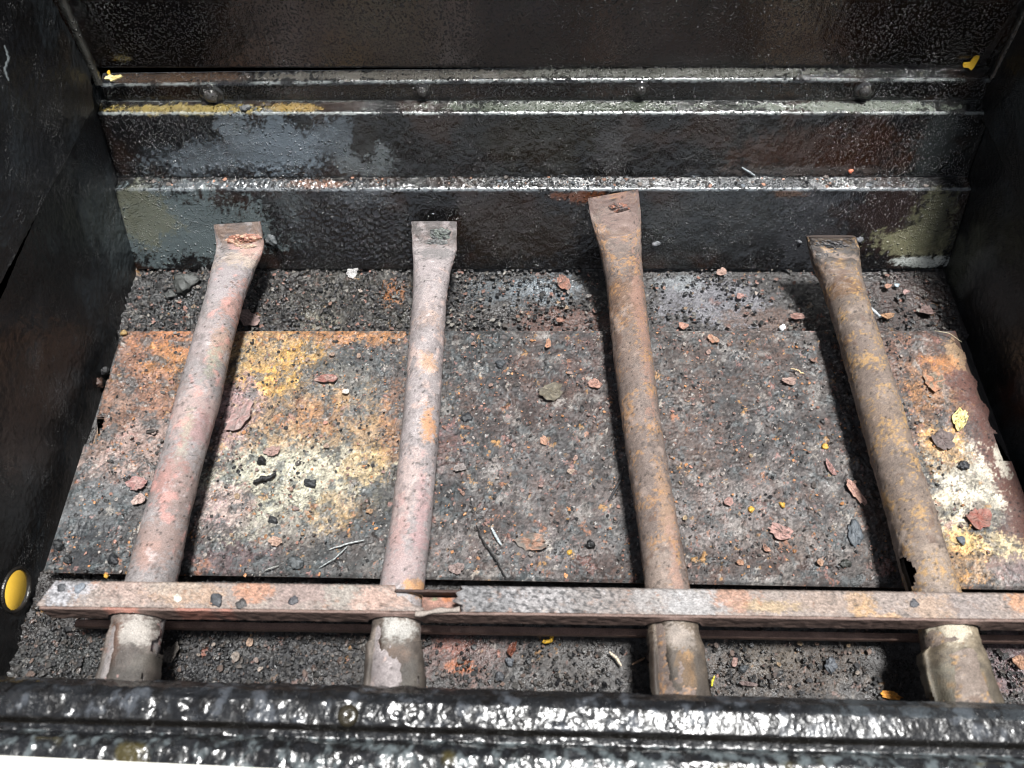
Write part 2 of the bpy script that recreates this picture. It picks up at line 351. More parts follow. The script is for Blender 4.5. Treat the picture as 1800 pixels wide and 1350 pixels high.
mid_b = [(480, 260, 110, 45, (96, 106, 114), .95), (330, 280, 90, 30, (90, 98, 104), .9), (640, 280, 60, 30, (92, 98, 100), .8), (600, 240, 50, 30, (84, 92, 98), .8), (420, 240, 40, 40, GREY, .7),
         (640, 245, 25, 35, (16, 12, 8), .95), (260, 240, 60, 40, (14, 14, 15), .8), (950, 250, 120, 50, (26, 22, 12), .8), (1080, 260, 40, 40, (60, 58, 58), .6), (1450, 270, 180, 40, (48, 28, 16), .9),
         (1650, 260, 50, 50, (50, 54, 54), .8), (350, 192, 170, 10, (128, 112, 58), .95), (520, 190, 40, 9, (140, 115, 60), .8), (1000, 188, 260, 10, (80, 86, 74), .8), (1500, 188, 220, 10, (96, 102, 92), .9),
         (1400, 300, 180, 8, (80, 76, 74), .6)]
swept('middle_rear_panel', MP, XL, XR, .0009, wall_fn(mid_b, MP, amp=1.2, k=3, dry=.3, fold_glint=[(1, (150, 156, 154), .0014), (2, (110, 116, 114), .0010), (0, (90, 96, 100), .0010)], crust=[(450, 300, 240, 14, .003), (300, 250, 100, 50, .0012), (430, 190, 40, 10, .002)]), M_GREASE, box, (0, .004, -.002))
up_b = [(300, 130, 150, 10, (84, 66, 52), .8), (700, 130, 260, 10, (100, 96, 88), .8), (1200, 128, 350, 10, (104, 104, 96), .85), (600, 160, 250, 14, (24, 24, 22), .8), (1300, 158, 300, 14, (36, 38, 38), .9)]
# upper ledge: a smoother folded strip, its front lip rounded
swept('upper_ledge', UP, XL+.004, XR-.004, .0009, wall_fn(up_b, UP, amp=.45, k=6, wetb=.8, fold_glint=[(1, (150, 156, 154), .0014), (2, (120, 124, 120), .0008)]), M_GREASE, box, (0, .004, -.004), r=.0022,
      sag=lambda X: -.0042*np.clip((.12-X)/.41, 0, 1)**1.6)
# screws along the dark band
def screw(px, py, r=.0034, lump=0):
    import bmesh
    f = conv_wall(0, UP)(px, py); P = None
    s = f[1]; u = np.array(UP[1])-np.array(UP[0]); L = np.linalg.norm(u); q = np.array(UP[0])+u/L*min(s, L)
    bm = bmesh.new(); bmesh.ops.create_uvsphere(bm, u_segments=18, v_segments=10, radius=r)
    n = mathutils.Vector((0, -u[1]/L, u[0]/L)); R = n.to_track_quat('Z', 'Y').to_matrix()
    for v in bm.verts:
        z = max(v.co.z, -r*.2)*.75
        if z < 0: z = -r*.5
        k = 1.0+(.12*math.sin(v.co.x*2600+px)*math.cos(v.co.y*2100) if lump else .03*math.sin(v.co.x*3000))
        v.co = R@mathutils.Vector((v.co.x*k, v.co.y*k, z))+mathutils.Vector((f[0], q[0], q[1]))+n*.0012
    V = np.array([v.co[:] for v in bm.verts]); bmesh.ops.triangulate(bm, faces=bm.faces[:])
    Q = np.array([[v.index for v in g.verts] for g in bm.faces]); bm.free()
    o = mesh_np('screw', V, Q, M_GREASE, box, np.tile(C(70, 68, 66), (len(V), 1)), .8)
    w = []
    for i in range(20):
        a = i*2*math.pi/20
        for rr, hz in ((r*1.7, 0), (r*1.6, .0008), (r*.9, .0009)):
            p = R@mathutils.Vector((math.cos(a)*rr, math.sin(a)*rr, hz)); w.append((p.x+f[0], p.y+q[0], p.z+q[1]))
    Q = [];
    for i in range(20):
        j = (i+1) % 20
        for k in (0, 1): Q.append((i*3+k, j*3+k, j*3+k+1, i*3+k+1))
    mesh_np('washer', w, Q, M_GREASE, o, np.tile(C(40, 38, 36), (len(w), 1)), .8)
for s_ in [(372, 168, .0050, 1), (742, 160, .0036, 0), (1127, 158, .0036, 0), (1520, 160, .0042, 1)]: screw(*s_)
# side walls: lower wall up to z~.093 and an upper plate standing a little inside it
def side_fn(sgn, k, blobs):
    def fn(A, B):
        col = np.empty(A.shape+(3,)); col[:] = C(13, 14, 16)
        for (y, z, ry, rz, c, s) in blobs:
            m = ss(1.2, .5, np.hypot((A-y)/ry, (B-z)/rz)+.4*fbm(A, B, 60, 4, k))*s; col = mix(col, C(*c), m)
        col = mix(col, C(44, 50, 54), ss(.05, .5, fbm(A, B, 22, 5, k+4))*.55)
        h = .0003*fbm(A, B, 300, 3, k)+.0007*fbm(A, B, 40, 4, k+2)+.0005*np.clip(fbm(A, B, 480, 2, k+1)-.2, 0, 1)
        wet = np.clip(.55+.4*fbm(A, B, 25, 3, k+3), 0, 1); return col, h, wet
    return fn
hole_c = at(28, 1037, 0, XL)
def side(name, x, sgn, y0, y1, z0, z1, k, blobs, topf=None, hole=None, step=.0012, backx=.004):
    ys = np.linspace(y0, y1, int((y1-y0)/step)+1); zs = np.linspace(0, 1, int((z1-z0)/step)+1)
    A, T = np.meshgrid(ys, zs, indexing='ij'); top = z1 if topf is None else topf(A); B = z0+(top-z0)*T
    col, h, wet = side_fn(sgn, k, blobs)(A, B); keep = None
    if hole is not None:
        am = (A[:-1, :-1]+A[1:, 1:])/2; bm_ = (B[:-1, :-1]+B[1:, 1:])/2
        keep = np.hypot(am-hole[1], bm_-hole[2]) > hole[3]
        d = np.hypot(A-hole[1], B-hole[2]); h = h*(1-ss(hole[3]*1.5, hole[3], d))
    return sheet(name, x+sgn*h, A, B, M_SIDE, box, col, wet, (-sgn*backx, 0, 0) if hole is None else None, keep)
HR = .0118
side('left_side_wall', XL, 1, .03, .47, -.042, .112, 2, [(.39, .05, .03, .05, (70, 78, 80), .9), (.372, .02, .02, .02, (60, 66, 68), .8), (.30, .03, .05, .03, (14, 16, 20), .8), (.2, .02, .1, .03, (26, 28, 30), .6), (.16, .06, .04, .04, (30, 31, 31), .6)], hole=(0, hole_c[1], hole_c[2], HR), step=.0011)
side('right_side_wall', XR, -1, .03, .475, -.042, .098, 5, [(.375, .02, .02, .03, (74, 76, 66), .8), (.36, .03, .01, .03, (90, 92, 92), .5), (.25, .01, .03, .015, (52, 30, 22), .7)])
# collar of the round hole, and what one sees through it
def ring(name, c, R0, r, parent, axis=0, col=(34, 31, 28), n=40, m=10, mate=M_SIDE, depth=1.0):
    V = []; Q = []
    for i in range(n):
        a = i*2*math.pi/n
        for j in range(m):
            b = j*2*math.pi/m; rr = R0+r*math.cos(b)*.8; V.append((c[0]+r*math.sin(b)*depth, c[1]+rr*math.cos(a), c[2]+rr*math.sin(a)))
            Q.append((i*m+j, ((i+1) % n)*m+j, ((i+1) % n)*m+(j+1) % m, i*m+(j+1) % m))
    return mesh_np(name, V, Q, mate or M_GREASE, parent, np.tile(C(*col), (len(V), 1)), .4)
ring('hole_collar', hole_c, HR+.0006, .0014, box, depth=1.1)
yp = thing('yellow_shelf', (XL-.1, hole_c[1], -.062), 'bright yellow surface outside, seen through the round hole in the left wall', 'shelf')
box_mesh('shelf_board', (XL-.075, hole_c[1]-.04, -.017), (XL-.003, hole_c[1]+.035, -.005), M_YEL, yp, bev=.002)
# ------------------------------------------------------------------ lid behind and above
lid = bpy.data.objects.new('lid', None); coll.objects.link(lid); lid.location = (.02, .47, .13); lid.empty_display_size = .01
p6 = PF[6]
LIDP = [np.array(p6)+np.array([-.0005, .0004]), np.array(p6)+np.array([.0015, .040]), np.array(p6)+np.array([.001, .13]), np.array(p6)+np.array([-.004, .2])]
lid_b = [(900, 70, 700, 55, (24, 15, 9), .8), (1350, 60, 220, 50, (34, 17, 9), .9), (700, 95, 400, 16, (24, 21, 15), .7), (1350, 105, 300, 9, (46, 48, 46), .7), (300, 30, 120, 40, (14, 15, 18), .8), (1000, 20, 200, 25, (20, 17, 16), .6), (1600, 30, 80, 30, (36, 26, 22), .7)]
swept('inner_panel', LIDP, XL-.02, XR+.02, .0011, wall_fn(lid_b, LIDP, base=(12, 10, 9), amp=.6, k=8, wetb=.8), M_LID, lid, (0, .004, 0), r=.016)
def side_plate(name, x, sgn, parent, outline_fn, k, y0, y1, blobs=()):
    step = .0013; ys = np.linspace(y0, y1, int((y1-y0)/step)+1); T = np.linspace(0, 1, 150)
    A, TT = np.meshgrid(ys, T, indexing='ij'); lo, hi = outline_fn(A); B = lo+(hi-lo)*TT
    col, h, wet = side_fn(sgn, k, blobs)(A, B); wet = wet*.7
    return sheet(name, x+sgn*(h+.0006*fbm(A, B, 15, 2, k)), A, B, M_SIDE, parent, col, wet, (-sgn*.0035, 0, 0))
XS = -.2835
eL = [at(0, 500, 0, XS), at(165, 190, 0, XS), at(176, 156, 0, XS)]
print('edge', eL)
def outL(A):
    z1, z0 = eL[1][2], eL[0][2]; y1, y0 = eL[1][1], eL[0][1]
    lo = z1+(z0-z1)*np.clip((y1-A)/(y1-y0), -.3, 1.6); lo = lo+np.clip(A-y1, 0, 1)*.9
    hi = .30-1.2*np.clip(.42-A, 0, 1); return lo, np.maximum(hi, lo+.05)
side_plate('side_panel', XS, 1, lid, outL, 4, .14, eL[2][1], [(.35, .16, .08, .05, (30, 32, 36), .6), (.45, .13, .03, .04, (34, 28, 22), .8)])
def outR(A):
    lo = .093+np.zeros_like(A)+np.clip(A-.455, 0, 1)*.9; return lo, np.maximum(lo+.03, .30-2.2*np.clip(.44-A, 0, 1))
side_plate('side_panel', .3325, -1, lid, outR, 7, .14, .465, [(.44, .15, .03, .05, (30, 28, 27), .7)])
# corner flanges of the lid running up behind the side panels
for (a, b, x, sg) in (((104, -20), (178, 150), XS+.004, 1), ((1812, 0), (1742, 140), .331, -1)):
    A_, B_ = at(*a, 0, x), at(*b, 0, x); n = 40; t = np.linspace(0, 1, n)
    V = []; 
    for ti in t:
        p = A_+(B_-A_)*ti; w = .0045
        for dx, dy in ((0, 0), (0, w), (-sg*.004, w+.002), (-sg*.004, 0)): V.append((p[0]+dx+.0002*rs.randn(), p[1]+dy, p[2]))
    Q = [(i*4+j, i*4+(j+1) % 4, (i+1)*4+(j+1) % 4, (i+1)*4+j) for i in range(n-1) for j in range(4)]
    mesh_np('corner_flange', V, Q, M_GREASE, lid, np.tile(C(62, 62, 58) if sg > 0 else C(40, 38, 36), (len(V), 1)), .5)
def polyslab(name, pts, z0, z1, material, parent, col, wet=.2):
    n = len(pts); V = [(x, y, z1) for x, y in pts]+[(x, y, z0) for x, y in pts]
    import bmesh
    bm = bmesh.new(); a = [bm.verts.new(v) for v in V]
    bm.faces.new(a[:n]); bm.faces.new(a[n:][::-1])
    for i in range(n): bm.faces.new((a[i], a[n+i], a[n+(i+1) % n], a[(i+1) % n]))
    bmesh.ops.triangulate(bm, faces=bm.faces[:]); bm.verts.index_update(); V = np.array([v.co[:] for v in bm.verts]); Q = np.array([[v.index for v in f.verts] for f in bm.faces]); bm.free()
    return mesh_np(name, V, Q, material, parent, np.tile(C(*col), (len(V), 1)), wet, smooth=False)
# ------------------------------------------------------------------ front rim
def front_profile():
    o = []
    for row, z in [(1175, .0), (1214, .074), (1224, .0815), (1240, .0840), (1284, .0835), (1291, .0800), (1308, .0790), (1315, .0850), (1330, .0868), (1375, .0866)]:
        P = at(900, row, 2, z); o.append(np.array([P[1], z]))
    o[0] = np.array([o[1][0]+.012, -.003])
    return o[::-1]
FP = front_profile(); print('FP', [tuple(np.round(p, 4)) for p in FP])
def rim_fn(X, S, SG, YY, ZZ):
    col = np.empty(X.shape+(3,)); col[:] = C(26, 27, 29)
    col = mix(col, C(84, 88, 94), ss(.05, .5, fbm(X, S, 70, 5, 1))*.7*(SG > 4))
    col = mix(col, C(78, 84, 88), ss(.1, .28, X+.08*fbm(X, S, 30, 3, 5))*.8*((SG > 5.4)))
    col = mix(col, C(20, 17, 13), ((SG > 3.3) & (SG < 5))*.9)
    col = mix(col, C(104, 112, 114), ss(-.1, .4, fbm(X, S, 120, 5, 9)+.6*X)*.7*(SG < 3))
    col = mix(col, C(70, 62, 30), ss(.15, .4, fbm(X, S, 25, 3, 2)-np.abs(X)*.6)*.8*(SG < 1.2))
    lump = ss(.2, -.05, X)
    amp = np.where(SG < 3.2, .6, np.where(SG < 5, .25, .55))
    h = amp*(.0007*fbm(X, S, 170, 3, 2)*(.5+lump)+.0004*np.abs(fbm(X, S, 300, 2, 4))+.0010*fbm(X, S, 50, 2, 6)*(.4+lump))
    col = mix(col, C(18, 16, 15), ss(.1, .3, fbm(X, S, 110, 4, 7))*.75)
    wet = np.clip(.7+.4*fbm(X, S, 50, 3, 3), 0, 1); return col, -h, wet
def swept_front():
    pts = FP
    P, S, seg = resample(pts, .0009, .001); T = np.gradient(P, axis=0); T /= np.linalg.norm(T, axis=1)[:, None]
    NR = np.stack([T[:, 1], -T[:, 0]], -1); xs = np.linspace(-.34, .42, 1100)
    X = np.repeat(xs[:, None], len(P), 1); SS = np.repeat(S[None], len(xs), 0); SG = np.repeat(seg[None], len(xs), 0)
    YY = np.repeat(P[None, :, 0], len(xs), 0); ZZ = np.repeat(P[None, :, 1], len(xs), 0)
    col, h, wet = rim_fn(X, SS, SG, YY, ZZ); tilt = 0
    YY = YY+skew(1236, 1284, .084)*X
    return sheet('front_rim', X, YY+h*NR[None, :, 0], ZZ+h*NR[None, :, 1], M_RIM, box, col, wet, (0, -.002, -.004))
swept_front()
# pale outer trim in front of the rim
fy = FP[0][0]
ta, tb = at(0, 1328, 2, .0885), at(480, 1351, 2, .0885); sl = (tb[1]-ta[1])/(tb[0]-ta[0])
polyslab('outer_trim', [(-.42, ta[1]+sl*(-.42-ta[0])), (-.42, fy-.06), (.44, fy-.06), (.44, fy-.030), (tb[0]+.3, tb[1]+sl*.3), (tb[0], tb[1])], .055, .0885, M_WHITE, box, (120, 118, 110))
scr = at(612, 1258, 2, .0845)
screw_c = scr
V = []; Q = []
for i in range(20):
    a = i*2*math.pi/20
    for rr, hz in ((.0048, -.001), (.0046, .0012), (.0034, .0022), (.0012, .0016), (0.00001, .0015)): V.append((scr[0]+rr*math.cos(a), scr[1]+rr*math.sin(a), scr[2]+hz))
    for k in range(4): Q.append((i*5+k, ((i+1) % 20)*5+k, ((i+1) % 20)*5+k+1, i*5+k+1))
mesh_np('rim_screw', V, Q, M_RIM, box, np.tile(C(45, 40, 28), (len(V), 1)), .9)
# ------------------------------------------------------------------ rusty plate
PZ = .0085
pl_x0, pl_x1 = at(213, 580, 2, PZ)[0], at(1694, 585, 2, PZ)[0]
pl_y1 = at(950, 582, 2, PZ)[1]; pl_y0 = at(950, 1020, 2, PZ)[1]
plate = thing('heat_plate', ((pl_x0+pl_x1)/2, (pl_y0+pl_y1)/2, 0), 'wide flat rusty steel plate covered in crust lying under the four burner tubes', 'plate')
plate_b = [(260, 620, 90, 70, (146, 98, 72), .85), (300, 598, 80, 26, (180, 112, 66), .75), (300, 650, 60, 40, (190, 125, 55), .5), (250, 700, 100, 60, (140, 98, 76), .9), (230, 800, 100, 80, (150, 125, 115), .9), (190, 740, 40, 60, (120, 85, 65), .7),
    (180, 900, 100, 80, (88, 92, 95), .9), (150, 965, 110, 50, (34, 37, 42), .95), (240, 930, 40, 60, (70, 65, 64), .7),
    (570, 592, 190, 22, (178, 118, 66), .85), (470, 640, 120, 60, (186, 148, 92), .85), (480, 668, 52, 38, (216, 164, 78), .85), (600, 640, 100, 40, (66, 70, 70), .75), (530, 620, 50, 25, (215, 160, 70), .6),
    (420, 720, 60, 60, (165, 130, 128), .9), (410, 800, 40, 50, (165, 130, 125), .8), (560, 760, 150, 90, (172, 138, 98), .9), (560, 730, 60, 40, (150, 95, 55), .6), (660, 780, 50, 60, (150, 120, 85), .7), (610, 690, 60, 50, (120, 118, 110), .7), (690, 740, 25, 90, (150, 95, 60), .5),
    (470, 860, 135, 90, (176, 174, 152), .92), (570, 850, 125, 75, (186, 180, 156), .85), (400, 890, 60, 50, (165, 130, 130), .6), (600, 900, 60, 40, (185, 145, 85), .6), (640, 820, 50, 40, (196, 160, 100), .6),
    (660, 900, 50, 70, (46, 48, 48), .85), (560, 985, 140, 40, (58, 60, 60), .85), (400, 980, 80, 35, (92, 72, 74), .8), (500, 930, 90, 40, (130, 122, 112), .7),
    (840, 640, 90, 90, (52, 57, 60), .9), (880, 600, 100, 30, (50, 52, 52), .8), (600, 700, 20, 20, (210, 150, 70), .4), (792, 790, 36, 60, (132, 88, 86), .8), (860, 760, 80, 40, (58, 58, 60), .8), (960, 700, 150, 110, (82, 64, 60), .8), (1020, 620, 60, 50, (92, 62, 56), .6),
    (930, 840, 160, 70, (104, 94, 92), .8), (820, 880, 70, 60, (66, 62, 62), .8), (900, 960, 160, 60, (120, 110, 108), .85), (860, 940, 50, 60, (60, 44, 40), .6), (1050, 900, 60, 90, (110, 98, 94), .7), (1060, 1000, 60, 30, (70, 45, 38), .7),
    (1290, 640, 150, 80, (92, 76, 70), .85), (1350, 740, 170, 90, (76, 68, 66), .85), (1220, 760, 60, 120, (104, 84, 76), .7), (1350, 900, 170, 100, (132, 120, 116), .85), (1250, 930, 70, 90, (138, 126, 122), .7), (1450, 830, 80, 60, (98, 90, 88), .7), (1320, 990, 180, 34, (78, 60, 54), .8), (1400, 950, 90, 40, (120, 104, 94), .6), (1540, 930, 60, 80, (120, 98, 86), .5),
    (1600, 620, 80, 50, (112, 80, 66), .9), (1640, 690, 60, 70, (160, 112, 76), .8), (1710, 660, 60, 110, (104, 64, 54), .95), (1780, 860, 90, 130, (106, 68, 58), .95), (1650, 760, 50, 50, (120, 92, 84), .8), (1625, 740, 24, 70, (190, 130, 70), .6), (1680, 620, 24, 34, (160, 130, 95), .8),
    (1690, 845, 70, 84, (232, 222, 198), .97), (1660, 790, 45, 50, (212, 160, 90), .8), (1650, 900, 50, 50, (220, 204, 170), .9), (1735, 880, 20, 44, (222, 212, 188), .85), (1740, 965, 66, 34, (224, 200, 150), .9), (1690, 990, 70, 44, (205, 152, 92), .85), (1690, 950, 50, 26, (225, 185, 110), .8), (1780, 1000, 50, 30, (130, 110, 108), .9), (1760, 815, 12, 34, (215, 205, 185), .9), (1650, 640, 40, 18, (200, 130, 70), .6)]
PSK = skew(1004, 1036, PZ)
def pshear(X, Y): return Y+PSK*X*(pl_y1-Y)/(pl_y1-pl_y0)
def plate_fn(X, Y):
    Yo = Y; Y = pshear(X, Y)
    col = np.empty(X.shape+(3,)); col[:] = C(78, 73, 71)
    col = stains(col, X, Y, [(a_, b_, c_, d_, tuple((.82*v+.18*(sum(e_c)/3))*(.86 if 780 < a_ < 1590 else 1) for v in e_c), f_) for a_, b_, c_, d_, e_c, f_ in plate_b], conv_z(PZ), .85, 75, 2)
    right = ss(at(1640, 700, 2, 0)[0], at(1700, 700, 2, 0)[0], X)      # smooth bare sheet at the right end
    lump = 1-.8*right
    # tone mottling of the crust
    # broad tones: charcoal, brown and ash clouds of the baked crust
    for q, (cc_, th_, am_) in enumerate([((58, 60, 62), .10, .6), ((82, 62, 54), .14, .5), ((134, 130, 126), .20, .55), ((44, 42, 42), .22, .6)]):
        col = mix(col, C(*cc_), ss(th_, th_+.22, fbm(X+q*.7, Y, 26+q*12, 6, q+3, .68))*am_*lump*(1-.65*ss(-.04, -.09, X)))
    n2 = fbm(X, Y, 240, 4, 3); n3 = fbm(X, Y, 600, 3, 5)
    n4 = fbm(X, Y, 1100, 2, 9); col = col*np.clip(1+lump*(.55*n2+.5*n3+.35*n4+.35*fbm(X, Y, 70, 4, 10)), .12, 2.2)[..., None]
    left = ss(.02, -.10, X); sn_ = fbm(X, Y, 80, 6, 6, .7)+.3*n2
    soot = ss(.17-.07*left, .36-.07*left, sn_)*(.66+.12*left)*lump
    tone = (.55+.9*np.clip(.5+n2+.5*n3, 0, 1.3))[..., None]; col = col*(1-soot[..., None])+C(66, 72, 74)*tone*soot[..., None]
    h = .0011*fbm(X, Y, 90, 4, 1)*lump+.0019*np.abs(fbm(X, Y, 260, 4, 8))*lump+soot*.0014*(.6+n3)
    pal = [(168, 124, 116), (170, 112, 78), (150, 145, 140), (26, 26, 28), (30, 30, 32), (186, 178, 168), (190, 142, 80), (150, 106, 98), (90, 88, 88), (40, 40, 42)]
    dk = [(24, 24, 26), (40, 40, 42), (64, 62, 62), (100, 96, 94), (56, 44, 42)]
    c0, h0 = col, h
    col, h = chips(col, h, X, Y, .0105, 13, .08, pal+dk, .0010)
    col, h = chips(col, h, X, Y, .0055, 15, .2, pal+dk*2, .0009)
    col, h = chips(col, h, X, Y, .0030, 16, .30, pal+dk*3, .0007)
    col, h = chips(col, h, X, Y, .0018, 17, .30, pal+dk*3+[(206, 204, 200), (196, 190, 186)], .0006)  # near-white tones at the end paint in the sparkle of the grain
    rk = (right*.8)[..., None]; col = col*(1-rk)+c0*rk; h = h*(1-.8*right)+h0*.8*right
    # small dark pits
    d1, d2, c = worley(X, Y, .0035, 21); pit = (c[..., 0] < .22)*ss(.28, .14, d1)*.8; col = mix(col, C(24, 22, 22), pit); h -= pit*.0004
    wet = np.clip(.42+.5*fbm(X, Y, 60, 3, 7)+.3*soot-.5*right, 0, 1)
    edge = np.minimum(np.minimum(X-pl_x0, pl_x1-X), np.minimum(Yo-pl_y0, pl_y1-Yo)); e = ss(0, .004, edge)
    h = np.clip(h, -.0008, .005)*e
    # folded lip at the front edge
    h = h-.0012*ss(.0016, 0, Yo-pl_y0)
    return col, h, wet
nL = [at(160, 742, 2, PZ)+np.array([0, .001, 0]), at(140, 786, 2, PZ)]; nR = [at(1748, 755, 2, PZ), at(1762, 803, 2, PZ)]
def plate_keep(x, y):
    k = np.ones(x.shape, bool)
    k &= ~((x < pl_x0+.0085) & (y < nL[0][1]) & (y > nL[1][1]))
    k &= ~((x > pl_x1-.0055) & (y < nR[0][1]) & (y > nR[1][1]))
    k &= ~((x < pl_x0+.0022) & (y > at(200, 600, 2, PZ)[1]))
    k &= ~((x > pl_x1-.010) & (y > nR[0][1]) & (x-(pl_x1-.010) > (y-nR[0][1])*-.05+.0065+.002*np.sin(y*300)))
    k &= ~((x < pl_x0+.004) & (y > nL[0][1]) & (x-pl_x0 < .0022+.0009*np.sin(y*180)))
    return k
floor_surface(pl_x0, pl_x1, pl_y0, pl_y1, .00078, PZ, plate_fn, 'plate_sheet', M_PLATE, plate, None, plate_keep, pshear)
ol = [(pl_x0+.0025, pl_y1-.0003), (pl_x0+.0022, nL[0][1]), (pl_x0+.0087, nL[0][1]), (pl_x0+.0087, nL[1][1]), (pl_x0+.0002, nL[1][1]), (pl_x0+.0002, pl_y0+.0005),
      (pl_x1-.0002, pl_y0+.0005), (pl_x1-.0002, nR[1][1]), (pl_x1-.0057, nR[1][1]), (pl_x1-.0057, nR[0][1]), (pl_x1-.0045, nR[0][1]), (pl_x1-.0045, pl_y1-.0003)]
ol = [(a, float(pshear(a, b))) for a, b in ol]
polyslab('plate_edge', ol, PZ-.0042, PZ-.0012, M_TUBE, plate, (96, 74, 62))
def lumpmesh(name, P, r, colr, parent, material=M_GRIT, flat=.45, seed=0, wet=.5, seg=(18, 12), amp=.25, loc=None, rough=1.0, top=None):
    R_ = np.random.RandomState(seed); a = np.linspace(0, 2*np.pi, seg[0], endpoint=False); b = np.linspace(.02, np.pi-.02, seg[1]); A, B = np.meshgrid(a, b, indexing='ij')
    x, y, z = np.cos(A)*np.sin(B), np.sin(A)*np.sin(B), np.cos(B); ph = R_.rand(6)*6
    k = 1+amp*(np.sin(3*x+ph[0]+2*y)*.5+np.sin(5*y+ph[1]-3*z)*.35+np.sin(7*z+ph[2]+6*x)*.25+np.sin(11*x+9*y+ph[3])*.2+rough*.2*R_.randn(*x.shape))
    r = np.broadcast_to(np.asarray(r, float), (3,)) if np.ndim(r) else np.array([r, r, r*flat])
    V = np.stack([P[0]+x*k*r[0], P[1]+y*k*r[1], P[2]+z*k*r[2]], -1).reshape(-1, 3)
    i = np.arange(seg[0])[:, None]; j = np.arange(seg[1]-1)[None]; i2 = (i+1) % seg[0]
    Q = np.stack([i*seg[1]+j, i*seg[1]+j+1, i2*seg[1]+j+1, i2*seg[1]+j], -1).reshape(-1, 4)
    cc = np.tile(C(*colr), (len(V), 1))*(1+.3*R_.randn(len(V), 1)).clip(.4, 1.8)
    return mesh_np(name, V, Q, material, parent, cc, wet, loc=loc)
